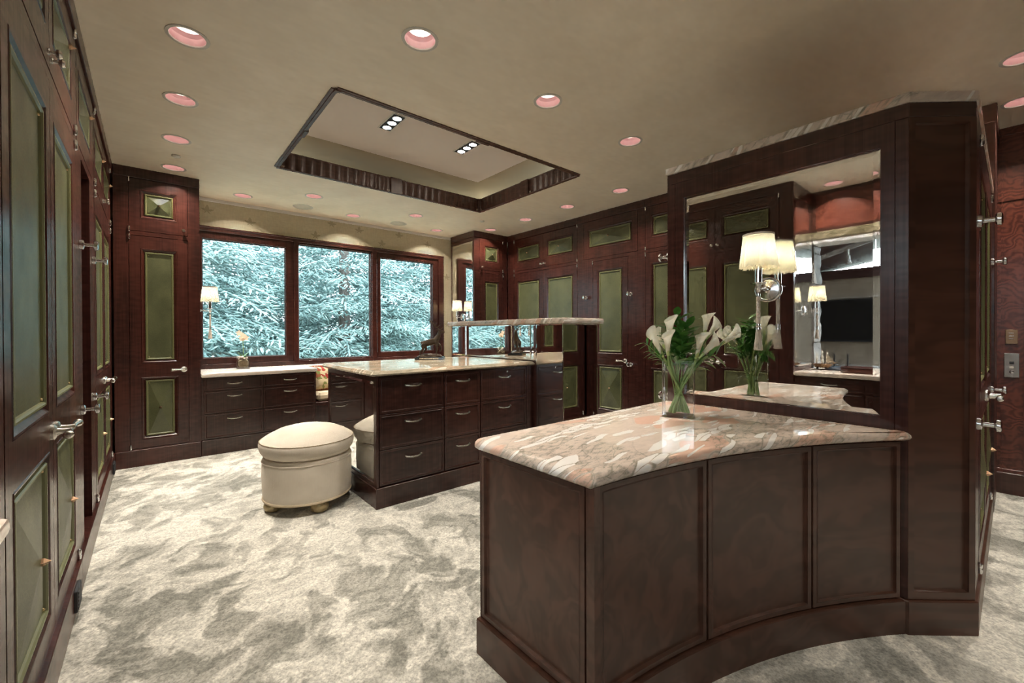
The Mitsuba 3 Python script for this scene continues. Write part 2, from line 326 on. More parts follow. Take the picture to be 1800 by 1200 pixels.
def hook_mesh(): return lathe([(0, 0), (0.024, 0), (0.024, 0.012), (0.019, 0.016), (0.009, 0.018), (0.009, 0.047), (0.019, 0.049), (0.024, 0.053), (0.024, 0.064), (0.018, 0.068), (0, 0.068)], 20)
def hinge_mesh():
    return tr(lathe([(0, -0.026), (0.005, -0.024), (0.009, -0.018), (0.009, -0.003), (0.006, -0.001), (0.006, 0.001), (0.009, 0.003), (0.009, 0.018), (0.005, 0.024), (0, 0.026)], 12), mat4((0, 0, 0), (1, 0, 0), (0, 0, -1), (0, 1, 0)))
def pull_mesh(L=0.12):
    s = np.linspace(-1, 1, 13)
    bar = tube(np.column_stack([s*L/2, -0.006*(1-s**2)-0.001, 0.010+0.020*(1-np.abs(s)**2.5)]), 0.0062, 8, 0.8)
    ends = [tr(lathe([(0, 0), (0.009, 0), (0.009, 0.008), (0.006, 0.014), (0, 0.015)], 10), shift(k*L/2, 0, 0)) for k in (-1, 1)]
    return cat(bar, *ends)
def stud_mesh(): return lathe([(0.0055, 0), (0.0055, 0.002), (0.003, 0.005), (0, 0.006)], 8)
def apex_mesh(): return lathe([(0.012, -0.002), (0.012, 0.004), (0.006, 0.012), (0, 0.020)], 4)
def fit(parent, kind, M, u, v, w=0.0, flip=1, mat=None):
    mk = dict(lever_handle=(lever_mesh, 35), knob=(knob_mesh, 35), robe_hook=(hook_mesh, 35), hinge=(hinge_mesh, 35), pull=(pull_mesh, 40), stud=(stud_mesh, 40), apex_stud=(apex_mesh, False))[kind]
    m = dict(lever_handle='nickel', knob='nickel', robe_hook='chrome', hinge='chrome', pull='pewter', stud='brass', apex_stud='copper_stud')[kind]
    # a mirrored lever is a mesh of its own, never a negative scale
    if kind == 'lever_handle' and flip < 0: p = shared('lever_flip', lambda: tr(lever_mesh(), scl(-1, 1, 1)), 35)
    else: p = shared(kind, mk[0], mk[1])
    return add(f'{parent}__{kind}', p, mat or m, M=M @ shift(u, v, w))
BEVEL = [(0.0, -0.002), (0.004, 0.002), (0.010, 0.001), (0.026, -0.013), (0.030, -0.014)]
BEAD = [(0.030, -0.014), (0.030, -0.005), (0.034, -0.001), (0.040, -0.001), (0.045, -0.006), (0.047, -0.012)]
def leaf(parent, part, M, u0, u1, v0, v1, panels, hinge=0, handle=None, mat='wood', hv=None):
    """A door leaf on the face M: panels lists (u0, u1, v0, v1, pyramid height or 'flat') in the leaf's own measure."""
    W, H = u1-u0, v1-v0; Md = M @ shift(u0, v0, 0)
    key = ('leaf', round(W, 4), round(H, 4), tuple((round(a, 4), round(b, 4), round(c, 4), round(d, 4)) for a, b, c, d, e in panels))
    def mk():
        ms = [holed(0, W, 0, H, [p[:4] for p in panels], -0.022, 0)]
        return cat(*ms, *[rring(*p[:4], BEVEL) for p in panels])
    d = add(f'{parent}__{part}', shared(key, mk), mat, M=Md)
    for a, b, c, e, k in panels:
        add(f'{d}__leather_frame', shared(('bead', round(b-a, 4), round(e-c, 4)), lambda: rring(0, b-a, 0, e-c, BEAD)), 'leather_trim', M=Md @ shift(a, c, 0))
        lp = add(f'{d}__leather_panel', shared(('field', round(b-a, 4), round(e-c, 4), k), lambda: rring(0, b-a, 0, e-c, [(0.047, -0.012), (0.052, -0.012)], k)), 'leather', M=Md @ shift(a, c, 0))
        for su in (a+0.055, b-0.055):
            for sv in (c+0.055, e-0.055): fit(d, 'stud', Md, su, sv, -0.012)
        if k != 'flat': fit(d, 'apex_stud', Md, (a+b)/2, (c+e)/2, -0.012+k)
    if hinge:
        hu = 0 if hinge < 0 else W
        for hvv in (0.012, H-0.012): fit(d, 'hinge', Md, hu, hvv, 0.004)
    if handle == 'lever': fit(d, 'lever_handle', Md, (W-0.035) if hinge < 0 else 0.035, hv if hv is not None else 0.86-v0, 0.0, 1 if hinge < 0 else -1)
    if handle == 'knob': fit(d, 'knob', Md, (W-0.03) if hinge < 0 else 0.03, 0.045, 0.0)
    return d
LOW = (0.162, 2.085); UP = (2.13, 2.598); CROWN = 2.602; CEIL = 2.692
def low_panels(W, s=0.068): return [(s, W-s, 0.075, 0.64, 0.026), (s, W-s, 0.768, 1.812, 'flat')]
def up_panels(W, s=0.068): return [(s, W-s, 0.118, 0.372, 0.032)]
def carcass(parent, M, W, openings, H=CEIL, depth=0.50, crown=True, plinth=True, mat='wood', vent=None):
    g = 0.004
    holes = [(a-g, b+g, c-g, d+g) for a, b, c, d in openings]
    if H > 2.5: top = CROWN
    else: top = H
    add(f'{parent}__face_frame', holed(0, W, 0.15, top, holes, -0.024, -0.001), mat, M=M)
    add(f'{parent}__carcass', box((0, 0.02, -depth), (W, top, -0.03)), 'wood', M=M)
    if plinth: add(f'{parent}__plinth', box((0, 0, -0.04), (W, 0.15, 0.014), 0.003), mat, M=M)
    if crown: add(f'{parent}__cornice', box((0, CROWN, -0.04), (W, CEIL, 0.012), 0.003), mat, M=M)
def pair_bay(parent, M, W, e0, e1, mid=None):
    """A wardrobe bay of two leaves below and two above; e0, e1: the widths of its outer stiles."""
    a, b = e0, W-e1; m = (a+b)/2 if mid is None else mid; g = 0.0025
    ops = []
    for (v0, v1) in (LOW, UP): ops += [(a, b, v0, v1)]
    carcass(parent, M, W, ops)
    for u0, u1, h in ((a, m-g, -1), (m+g, b, 1)):
        leaf(parent, 'door', M, u0, u1, *LOW, low_panels(u1-u0), h, 'lever')
        leaf(parent, 'upper_door', M, u0, u1, *UP, up_panels(u1-u0), h, 'knob')
def drawer(parent, M, u0, u1, v0, v1, pull_v, lock=False, mat='wood_dark', L=0.12):
    W, H = u1-u0, v1-v0; Md = M @ shift(u0, v0, 0)
    d = add(f'{parent}__drawer', shared(('drawer', round(W, 4), round(H, 4)), lambda: rring(0, W, 0, H, [(0, -0.02), (0, -0.001), (0.001, 0), (0.013, 0), (0.016, 0.002), (0.020, -0.006)], 'flat')), mat, M=Md)
    fit(d, 'pull', Md, W/2, pull_v-v0, -0.006)
    if lock: add(f'{d}__lock', shared('lock', lambda: lathe([(0, 0.004), (0.007, 0.004), (0.010, 0.002), (0.010, -0.002)], 14)[::1], 40), 'chrome', M=Md @ shift(W/2+0.03, pull_v-v0+0.040, -0.004))
    return d

# ------------------------------------------------------------------ the room: floor, ceiling, walls, window
XL, XR, XW, YW, YF, XN = -0.254, 4.228, 4.80, 5.78, -2.6, -0.92
struct(add('floor', box((XN-0.1, YF-0.1, -0.05), (XW+0.1, YW+0.1, 0)), 'carpet'), 'silvery beige cut-pile carpet with brushed light and dark patches')
CANS = [ # x, y, words that single it out
 (0.148, 2.70, "first along the left wardrobes"), (0.150, 3.452, "second along the left wardrobes"), (0.154, 4.18, "third along the left wardrobes"),
 (0.160, 4.91, "last along the left wardrobes"), (0.764, 5.43, "leftmost along the window wall"), (1.36, 4.955, "between tray and left speaker"),
 (1.965, 5.46, "between the two speakers"), (2.577, 4.952, "between tray and right speaker"), (3.179, 5.47, "above the right-hand window"),
 (1.051, 1.965, "in front of the tray, largest"), (1.961, 1.958, "before the tray's middle"), (2.866, 1.955, "before the tray's right corner"),
 (3.778, 2.70, "nearest along the right wardrobes"), (3.774, 3.45, 'second along the right wardrobes'), (3.78, 4.20, 'third along the right wardrobes'), (3.76, 4.94, "last along the right wardrobes"),
 (3.635, -0.028, "at the upper right picture edge"), (4.325, -0.025, "lower one at the right edge"),
 (1.20, -1.30, "added fill light behind the viewer, left"), (2.55, -1.30, "added fill light behind the viewer, middle"), (3.90, -1.30, "added fill behind viewer, over far passage"),  # unseen cans, added as fill to brighten the ceiling and carpet
 (-0.66, 1.19, "whole in the large mirror"), (-0.66, 0.44, "at the large mirror's rim")]
SPK = [(1.373, 5.455, 'left'), (2.579, 5.455, 'right')]
TX0, TX1, TY0, TY1 = 0.870, 3.092, 2.69, 4.275
holes = [list(Point(x, y).buffer(0.0785, 24).exterior.coords) for x, y, _ in CANS]+[[(TX0, TY0), (TX1, TY0), (TX1, TY1), (TX0, TY1)]]
struct(add('ceiling', prism(Polygon([(XN-0.1, YF-0.1), (XW+0.1, YF-0.1), (XW+0.1, YW+0.1), (XN-0.1, YW+0.1)], holes), CEIL, CEIL+0.02), 'plaster'), 'polished tan plaster ceiling')
# the raised tray: fluted wooden band, cove and flat top
def tray_ring(prof, fill=None):
    v, f = rring(TX0, TX1, TY0, TY1, prof, fill); return v, f[:, ::-1]
cove = [(-0.17, 2.70), (-0.17, 2.84)]+[(-0.17+0.27*(1-math.cos(a)), 2.84+0.16*math.sin(a)) for a in np.linspace(0.1, math.pi/2, 10)]
v, f = rring(TX0, TX1, TY0, TY1, cove)
add('ceiling__tray_cove', (v, f[:, ::-1]), 'shaded_tan', 30)
v, f = rring(TX0, TX1, TY0, TY1, [(0.09, 3.0005), (0.10, 3.0)], 'flat')
add('ceiling__tray_top', (v, f[:, ::-1]), 'cove_paint')
def band_side(o, n, L, blk):
    """The wooden band of one side of the tray: rails, half-round flutes and a block at its middle."""
    M = face((*o, 0), n)
    b = add('ceiling__tray_band', cat(box((0, 2.684, -0.03), (L, 2.835, 0.0)), box((0, 2.681, -0.015), (L, 2.690, 0.012), 0.003), box((0, 2.828, -0.02), (L, 2.838, 0.012), 0.003)), 'flute', M=M)
    w = 0.088
    prof = [(t, 0.010*math.sin(math.pi*t)) for t in np.linspace(0, 1, 7)]
    def fl():
        vs = [(w*t, z, h) for z in (2.690, 2.828) for t, h in prof]; k = len(prof)
        return np.array(vs), np.array([x for i in range(k-1) for x in ((i, i+1, k+i+1), (i, k+i+1, k+i))])
    n_f = int((L-0.06)/w); s0 = (L-n_f*w)/2
    for i in range(n_f):
        u = s0+i*w
        if abs(u+w/2-blk) < 0.08: continue
        add(f'{b}__flute', shared('flute', fl, 50), 'flute', M=M @ shift(u, 0, 0.0))
    add(f'{b}__block', box((blk-0.062, 2.676, -0.01), (blk+0.062, 2.842, 0.022), 0.004), 'flute', M=M)
    for e in (0.0, L): add(f'{b}__corner_block', box((e-0.012, 2.676, -0.012), (e+0.012, 2.842, 0.026), 0.003), 'flute', M=M)
band_side((TX0, TY1), (0, -1), TX1-TX0, 1.12); band_side((TX1, TY0), (0, 1), TX1-TX0, 1.11)
band_side((TX0, TY0), (1, 0), TY1-TY0, 0.74); band_side((TX1, TY1), (-1, 0), TY1-TY0, 0.838)
# recessed lights
ring = lambda: lathe([(0.0765, 0.004), (0.0765, -0.003), (0.080, -0.0045), (0.092, -0.003), (0.093, 0.0005)], 36)
baff = lambda: lathe([(0.0765, 0.003), (0.0755, 0.018), (0.0745, 0.020), (0.0735, 0.034), (0.0725, 0.036), (0.068, 0.046), (0.060, 0.054)], 36)
def disc_down(r, z, n=28):
    a = np.arange(n)*2*np.pi/n
    return np.vstack([np.column_stack([r*np.cos(a), r*np.sin(a), np.full(n, z)]), [[0, 0, z]]]), np.array([(n, (i+1) % n, i) for i in range(n)])
for x, y, where in CANS:
    k = thing('recessed_light', f'round recessed ceiling light with pink glass rim, {where}', 'ceiling light', 'recessed ceiling lights')
    M = shift(x, y, CEIL)
    add(f'{k}__trim_ring', shared('ring', ring, 40), 'trim_white', M=M)
    add(f'{k}__pink_reflector', shared('baff', baff, 30), 'pink_glass', M=M)
    add(f'{k}__lamp', shared('lampd', lambda: disc_down(0.060, 0.0535)), 'white_paint', M=M, emitter={'type': 'area', 'sampling_weight': 0.06, 'radiance': rgb(CAN*1.0, CAN*0.86, CAN*0.70)})
    scene[f'spot_{len(scene)}'] = {'type': 'spot', 'intensity': rgb(SPOT, SPOT*0.90, SPOT*0.76), 'beam_width': 22.0, 'cutoff_angle': 57.0, 'to_world': T().look_at(origin=[x, y, CEIL+0.035], target=[x, y, 0], up=[0, 1, 0])}
for x, y, s in SPK:
    k = thing('ceiling_speaker', f'flush round ceiling speaker with grey grille, {s} one of two before the window', 'speaker', 'ceiling speakers')
    add(f'{k}__rim', lathe([(0.093, 0.0005), (0.093, -0.004), (0.106, -0.004), (0.109, 0.0005)], 40), 'trim_white', 40, M=shift(x, y, CEIL))
    add(f'{k}__grille', lathe([(0.0935, -0.0025), (0.05, -0.0035), (0, -0.004)], 40), 'grille', 40, M=shift(x, y, CEIL))
for (x, y, w) in ((0.165, 4.56, 'small round sensor on the ceiling between the last two lights at left'), (3.38, 4.62, 'small pale round cover on the ceiling near the right corner cupboard')):
    k = tag(add('ceiling_sensor', lathe([(0.032, 0.0005), (0.032, -0.008), (0.024, -0.014), (0, -0.015)], 24), 'trim_white', 40, M=shift(x, y, CEIL)), w, 'sensor')
for x, s in ((1.578, 'left'), (2.348, 'right')):
    k = thing('tray_spotlight', f'recessed triple spotlight in the raised ceiling tray, {s} one', 'ceiling light', 'triple spotlights in the tray')
    add(f'{k}__frame', holed(-0.062, 0.062, -0.165, 0.165, [(-0.05, 0.05, -0.152, 0.152)], -0.004, 0.003), 'trim_white', M=shift(x, 3.455, 3.0))
    add(f'{k}__housing', (lambda m: (m[0], m[1]))(rring(-0.05, 0.05, -0.152, 0.152, [(0, -0.003), (0.002, -0.0005)], 'flat')), 'black_matt', M=shift(x, 3.455, 2.9985) @ scl(1, 1, 1))
    for j in (-1, 0, 1):
        lp = add(f'{k}__lamp', shared('mr16', lambda: disc_down(0.036, -0.006, 20)), 'white_paint', M=shift(x, 3.455+0.1*j, 3.0), emitter={'type': 'area', 'sampling_weight': 0.12, 'radiance': rgb(TRAY, TRAY*0.86, TRAY*0.70)})
        add(f'{k}__lamp_ring', shared('mr16r', lambda: lathe([(0.036, -0.003), (0.036, -0.010), (0.040, -0.010), (0.041, -0.003)], 20), 40), 'chrome', M=shift(x, 3.455+0.1*j, 3.0))
# window wall
WX0, WX1, WZ0, WZ1 = 0.36, 3.47, 0.80, 2.378
MW = face((0, YW, 0), (0, -1))
struct(add('wall_back', holed(XN, XW, 0, CEIL, [(WX0, WX1, WZ0, WZ1)], -0.18, 0.0), 'wallpaper', M=MW), 'beige wallpapered window wall with olive leaf sprigs')
def sprig():
    P = []
    for ang, L, w in ((90, 0.066, 0.017), (158, 0.062, 0.011), (16, 0.064, 0.011), (-48, 0.042, 0.006), (222, 0.040, 0.006)):
        a = math.radians(ang); d = np.array([math.cos(a), math.sin(a)]); n = np.array([-d[1], d[0]])
        P.append(Polygon([tuple(d*L*t+n*w*s*math.sin(math.pi*min(1, t**0.8))) for s in (1, -1) for t in (np.linspace(0, 1, 7) if s == 1 else np.linspace(1, 0, 7)[1:-1])]))
    from shapely import union_all
    return prism(union_all([p.buffer(0.0012) for p in P]), 0.0, 0.0006)
for x, z in ((0.475, 2.555), (0.882, 2.485), (1.60, 2.437), (1.80, 2.615), (2.16, 2.585), (2.48, 2.447), (2.74, 2.60), (3.20, 2.52), (3.535, 2.06), (3.54, 1.32)):
    add('wall_back__leaf_motif', shared('sprig', sprig), 'motif', M=MW @ shift(x, z, 0.0))
struct(add('trim_1', box((XL, YW-0.022, CEIL-0.034), (3.61, YW, CEIL), 0.004), 'white_paint'), 'slim white cornice strip over the window wall')
def window(n, x0, x1, z0, z1, fl, fr, ft, fb, label):
    """One light of the window: frame bars around the glass, and the pane."""
    k = f'window_{n}'; tag(k, label, kind='structure')
    y0, y1 = YW-0.015, YW+0.10
    bars = [box((x0, y0+0.02, z1-ft), (x1, y1, z1), 0.004), box((x0, y0+0.02, z0), (x1, y1, z0+fb), 0.004), box((x0, y0+0.02, z0), (x0+fl, y1, z1), 0.004), box((x1-fr, y0+0.02, z0), (x1, y1, z1), 0.004)]
    add(f'{k}__frame', cat(*bars), 'wood')
    gx0, gx1, gz0, gz1 = x0+fl, x1-fr, z0+fb, z1-ft
    add(f'{k}__gasket', rring(gx0-0.004, gx1+0.004, gz0-0.004, gz1+0.004, [(0, 0), (0.002, 0.006), (0.012, 0.0)]), 'black_matt', M=mat4((0, YW+0.045, 0), (1, 0, 0), (0, 0, 1), (0, -1, 0)))
    v = np.array([(gx0, YW+0.05, gz0), (gx1, YW+0.05, gz0), (gx1, YW+0.05, gz1), (gx0, YW+0.05, gz1)])
    add(f'{k}__pane', (v, np.array([[0, 1, 2], [0, 2, 3]])), 'pane')
window(1, 0.362, 1.345, 0.855, 2.330, 0.065, 0.088, 0.080, 0.072, 'left-hand window with dark red sash, behind the orchid')
window(2, 1.395, 2.335, 0.855, 2.330, 0.008, 0.010, 0.022, 0.018, 'wide middle window between the two mullions')
window(3, 2.398, 3.385, 0.855, 2.330, 0.064, 0.090, 0.072, 0.075, 'right-hand window with dark red sash, behind the deer statue')
cs = [box((WX0, YW-0.02, 2.328), (WX1, YW+0.06, 2.382), 0.005), box((WX0, YW-0.028, 2.365), (WX1+0.004, YW+0.01, 2.384), 0.004), box((3.383, YW-0.02, WZ0), (3.472, YW+0.06, 2.382), 0.005), box((1.342, YW-0.02, WZ0), (1.398, YW+0.10, 2.34), 0.005), box((2.333, YW-0.02, WZ0), (2.400, YW+0.10, 2.34), 0.005), box((WX0, YW-0.012, WZ0), (WX1, YW+0.06, 0.858), 0.004)]
struct(add('trim_2', cat(*cs), 'wood'), 'dark red wooden casing and mullions around the three windows')
# walls that close the room
struct(add('wall_left', cat(box((XL-0.62, 1.44, 0), (XL-0.56, YW, CEIL)), box((XN-0.1, YF, 0), (XN, -1.25, CEIL)), box((XN-0.1, -1.25, CEIL-0.36), (XN-0.03, 1.50, CEIL))), 'wood_dark'), 'dark timber wall behind the left-hand wardrobes')
struct(add('wall_front', box((XN-0.1, YF-0.1, 0), (XW+0.1, YF, CEIL)), 'wood_dark'), 'dark timber wall behind the viewer')
Mr = face((XW, 0.70, 0), (-1, 0))
struct(add('wall_right', box((XW+0.03, YF, 0), (XW+0.1, YW, CEIL)), 'wood_dark'), 'panelled end wall of quilted red timber at the right edge')
for i in range(6):
    y1 = 0.69-0.56*i-0.022 if i else 0.70
# panels of the end wall: stiles and rails proud of quilted fields
edges = [0.640, 0.064, -0.045, -0.60, -1.15, -1.70]
fr = []
for a, b in zip(edges[:-1], edges[1:]):
    for z0, z1 in ((0.175, 2.155), (2.192, 2.640)):
        add('wall_right__panel', rring(-a+0.70-0.70+0.0, -b, z0, z1, [(0, -0.012), (0.004, -0.016), (0.008, -0.016)], 'flat'), 'quilt', M=face((XW, 0, 0), (-1, 0)) @ shift(0, 0, 0.006))
hl = [(-a+0.001, -b-0.001, z0+0.001, z1-0.001) for a, b in zip(edges[:-1], edges[1:]) for z0, z1 in ((0.175, 2.155), (2.192, 2.640))]
hl = [(a+0.003, b-0.003, c, d) for a, b, c, d in hl]
add('wall_right__stile_frame', holed(-0.70, 2.6, 0.15, CEIL, hl, -0.03, 0.0), 'quilt', M=face((XW, 0, 0), (-1, 0)))
add('wall_right__base', box((XW-0.018, -2.6, 0), (XW+0.03, 0.70, 0.155), 0.003), 'wood_dark')

# ------------------------------------------------------------------ left-hand wardrobes (facing +X)
XD = XL-0.014
k = thing('wardrobe', 'tall dark mahogany wardrobe with green leather panels filling the left edge of the photo', 'wardrobe')
M = face((XD, 1.44, 0), (1, 0)); pair_bay(k, M, 1.38, 0.115, 0.005, 0.757)
add(f'{k}__end_panel', box((XL-0.60, 1.425, 0), (XD, 1.44, CEIL), 0.002), 'wood')
def doorway_bay(key, label, M, W, a, b, recess):
    k = thing(key, label, 'cupboard')
    low = (a, b, LOW[0], LOW[1]); g = 0.004
    carcass(k, M, W, [low, (0.10, W-0.10, *UP)], depth=0.5 if not recess else 0.5)
    leaf(k, 'upper_door', M, 0.10, W-0.10, *UP, up_panels(W-0.20), 0, None)
    if recess:
        return k, low
    leaf(k, 'door', M, a, b, *LOW, low_panels(b-a), -1, 'lever')
    return k, low
def hooks(k, M, us):
    for u in us:
        for v in (1.64, 0.825): fit(k, 'robe_hook', M, u, v, 0.0)
# the recessed doorway between the two left wardrobes: deep jambs and a dark door at its back
k = thing('doorway_surround', 'mahogany doorway surround with hooks and a dark recessed opening, between the two left wardrobes', 'cupboard')
M = face((XD, 2.82, 0), (1, 0)); W = 0.88; a, b = 0.25, 0.63
add(f'{k}__face_frame', holed(0, W, 0.15, CROWN, [(a, b, 0.151, LOW[1]), (0.096, W-0.096, UP[0]-0.004, UP[1]+0.004)], -0.024, -0.001), 'wood', M=M)
add(f'{k}__carcass', cat(box((0, 0.02, -0.5), (a-0.02, 2.11, -0.03)), box((b+0.02, 0.02, -0.5), (W, 2.11, -0.03)), box((0, 2.10, -0.5), (W, CROWN, -0.03))), 'wood', M=M)
add(f'{k}__jamb', cat(box((a-0.02, 0.15, -0.36), (a, LOW[1], -0.001)), box((b, 0.15, -0.36), (b+0.02, LOW[1], -0.001)), box((a-0.02, LOW[1], -0.36), (b+0.02, LOW[1]+0.02, -0.001))), 'wood', M=M)
add(f'{k}__plinth', cat(box((0, 0, -0.04), (W, 0.15, 0.014), 0.003), box((a, 0.0, -0.4), (b, 0.15, -0.04))), 'wood', M=M)
add(f'{k}__cornice', box((0, CROWN, -0.04), (W, CEIL, 0.012), 0.003), 'wood', M=M)
leaf(k, 'inner_door', M @ shift(0, 0, -0.34), a, b, *LOW, low_panels(b-a), 0, None, 'wood_dark')
leaf(k, 'upper_door', M, 0.10, W-0.10, *UP, up_panels(W-0.20), 0, None)
hooks(k, M, (0.16, 0.75))
k = thing('wardrobe', 'far left mahogany wardrobe with narrow green leather doors, beside the tall corner cupboard', 'wardrobe')
M = face((XD, 3.70, 0), (1, 0)); pair_bay(k, M, 1.43, 0.005, 0.155)
for y in (2.59, 4.88):
    kk = tag(add('floor_vent', cat(box((XL-0.002, y-0.06, 0.035), (XL+0.012, y+0.06, 0.125), 0.003), *[box((XL+0.011, y-0.05, 0.045+0.016*i), (XL+0.014, y+0.05, 0.053+0.016*i)) for i in range(5)]), 'black_matt'),
             'dark metal vent in the left-hand plinth, ' + ('nearest to the viewer' if y < 3 else 'at the far end by the corner'), 'vent')
# tall corner cupboard left of the window (facing -Y)
k = thing('corner_cupboard', 'tall single mahogany cupboard with green leather panels, left of the window', 'cupboard')
M = face((XL, 5.130, 0), (0, -1)); W = 0.36-XL
carcass(k, M, W, [(0.104, 0.520, *LOW), (0.104, 0.520, *UP)], depth=0.62)
leaf(k, 'door', M, 0.104, 0.520, *LOW, low_panels(0.416, 0.076), -1, 'lever')
leaf(k, 'upper_door', M, 0.104, 0.520, *UP, up_panels(0.416, 0.076), -1, 'knob')
add(f'{k}__side_panel', box((0.345, 5.131, 0), (0.360, YW-0.03, CEIL), 0.002), 'wood')
add(f'{k}__side_mirror', rring(5.18, 5.72, 0.87, 2.54, [(0, 0.001), (0.02, 0.003)], 'flat'), 'mirror', M=mat4((0.360, 0, 0), (0, 1, 0), (0, 0, 1), (1, 0, 0)))

# ------------------------------------------------------------------ right-hand wardrobes (facing -X)
XE = XR+0.014
k = thing('wardrobe', 'mahogany wardrobe with two green leather doors, beside the right corner cupboard', 'wardrobe')
M = face((XE, 5.13, 0), (-1, 0)); pair_bay(k, M, 1.43, 0.155, 0.005)
k, low = doorway_bay('single_wardrobe', 'narrow mahogany wardrobe with one green leather door between hooks, centre of the right wall', face((XE, 3.70, 0), (-1, 0)), 1.0, 0.253, 0.770, False)
hooks(k, face((XE, 3.70, 0), (-1, 0)), (0.15, 0.815))
k = thing('wardrobe', 'mahogany wardrobe with green leather doors, partly hidden behind the calla lilies', 'wardrobe')
M = face((XE, 2.70, 0), (-1, 0)); pair_bay(k, M, 1.39, 0.005, 0.115)
k = thing('end_post', 'dark mahogany end post of the right wardrobes rising to the ceiling behind the marble-topped unit', 'post')
add(f'{k}__post', cat(box((XR, 0.086, 0), (XW-0.02, 0.70, CROWN), 0.003), box((XR-0.012, 0.078, CROWN-0.03), (XW-0.02, 0.70, CEIL-0.001), 0.003)), 'wood_dark')
add(f'{k}__back', box((XR+0.1, 0.701, 0), (XW-0.02, 1.30, CEIL-0.001)), 'wood_dark')
# corner cupboard right of the window, with a mirror on its side
XC = 3.603
k = thing('corner_cupboard', 'corner cupboard with green leather panels and mirrored side, right of the window', 'cupboard')
M = face((XC, 5.130, 0), (0, -1)); W = XR-XC
carcass(k, M, W, [(0.110, 0.540, *LOW), (0.110, 0.540, *UP)], depth=0.62)
leaf(k, 'door', M, 0.110, 0.540, *LOW, low_panels(0.430, 0.078), 1, 'lever')
leaf(k, 'upper_door', M, 0.110, 0.540, *UP, up_panels(0.430, 0.078), 1, 'knob')
add(f'{k}__side_panel', cat(box((XC, 5.131, 0), (XC+0.015, YW-0.03, CROWN), 0.002), box((XC-0.012, 5.118, CROWN), (XC+0.02, YW-0.03, CEIL), 0.003)), 'wood_dark')
add(f'{k}__side_mirror', rring(-5.72, -5.165, 0.87, 2.545, [(0, 0.001), (0.02, 0.003)], 'flat'), 'mirror', M=face((XC, 0, 0), (-1, 0)))

# ------------------------------------------------------------------ under the window: drawers, ledge, bench
k = thing('drawer_chest', 'low mahogany chest of six drawers under the left window', 'drawers')
M = face((0.362, 5.135, 0), (0, -1))
add(f'{k}__carcass', box((0, 0.15, -0.60), (1.058, 0.765, -0.012), 0.002), 'wood_dark', M=M)
add(f'{k}__plinth', box((0, 0, -0.60), (1.058, 0.15, 0.010), 0.003), 'wood_dark', M=M)
for u0, u1 in ((0.024, 0.528), (0.536, 1.044)):
    for (v0, v1, pv) in ((0.632, 0.757, 0.700), (0.407, 0.626, 0.575), (0.160, 0.401, 0.347)): drawer(k, M, u0, u1, v0, v1, pv)
out = [(0.362, 5.100), (1.385, 5.100)]+arc_pts((1.385, 5.150), 0.05, -90, 0, 6)+[(1.435, 5.59), (3.60, 5.59), (3.60, YW-0.012), (0.362, YW-0.012)]
BULL = lambda z0, z1, o: [(-o*0.9, z0), (-o*0.25, z0+(z1-z0)*0.10), (0, z0+(z1-z0)*0.38), (0, z0+(z1-z0)*0.62), (-o*0.25, z0+(z1-z0)*0.90), (-o*0.9, z1)]
tag(add('window_countertop', slab(out, BULL(0.766, 0.806, 0.012)), 'marble_pale', 40), 'pale cream marble worktop and ledge running under the windows', 'countertop')
k = thing('window_bench', 'built-in mahogany bench below the window ledge, mostly hidden behind the island', 'bench')
add(f'{k}__seat_front', box((1.425, 5.20, 0.0), (3.60, 5.24, 0.405), 0.003), 'wood_dark')
add(f'{k}__seat', box((1.425, 5.185, 0.36), (3.60, 5.74, 0.405), 0.006), 'wood')
add(f'{k}__back', box((1.425, 5.70, 0.40), (3.60, 5.74, 0.765), 0.003), 'wood')
def pillow(w, h, t, n=10):
    g = np.linspace(-1, 1, n); X, Y = np.meshgrid(g, g); b = (np.clip(1-X**4, 0, 1)*np.clip(1-Y**4, 0, 1))**0.5
    sx = X*(1-0.06*(1-Y**2)); sy = Y*(1-0.06*(1-X**2))
    top = np.column_stack([(sx*w/2).ravel(), (sy*h/2).ravel(), (b*t/2).ravel()]); bot = top*[1, 1, -1]
    i, j = np.meshgrid(np.arange(n-1), np.arange(n-1), indexing='ij'); q = np.stack([i*n+j, i*n+j+1, (i+1)*n+j+1, (i+1)*n+j], -1).reshape(-1, 4)
    f = np.vstack([q[:, [0, 1, 2]], q[:, [0, 2, 3]]])
    return cat((top, f), (bot, f[:, ::-1]))
tag(add('seat_cushion', cat(box((1.46, 5.22, 0.408), (3.56, 5.69, 0.505), 0.03)), 'cushion'), 'long beige seat cushion lying on the window bench', 'cushion')
for i, (x, w) in enumerate(((1.63, 'patterned tasselled pillow on the window bench, just right of the drawers'), )):
    k = thing('throw_pillow', w, 'pillow')
    M = shift(x, 5.49, 0.655) @ rotz(0.12) @ rotx(math.radians(72))
    add(f'{k}__cover', pillow(0.32, 0.30, 0.15, 14), 'tapestry', True, M=M)
    add(f'{k}__fringe', cat(*[tr(lathe([(0, -0.012), (0.010, -0.006), (0.012, 0.002), (0.006, 0.012), (0, 0.013)], 6), shift(0.155*math.copysign(1, math.cos(t)) if abs(math.cos(t)) > abs(math.sin(t)) else 0.155*math.cos(t)/abs(math.sin(t)), 0.145*math.copysign(1, math.sin(t)) if abs(math.sin(t)) >= abs(math.cos(t)) else 0.145*math.sin(t)/abs(math.cos(t)), 0)) for t in np.linspace(0, 2*math.pi, 44, endpoint=False)]), 'tassel_red', True, M=M)
    tag(f'{k}__fringe', 'rust red and cream tassel fringe')

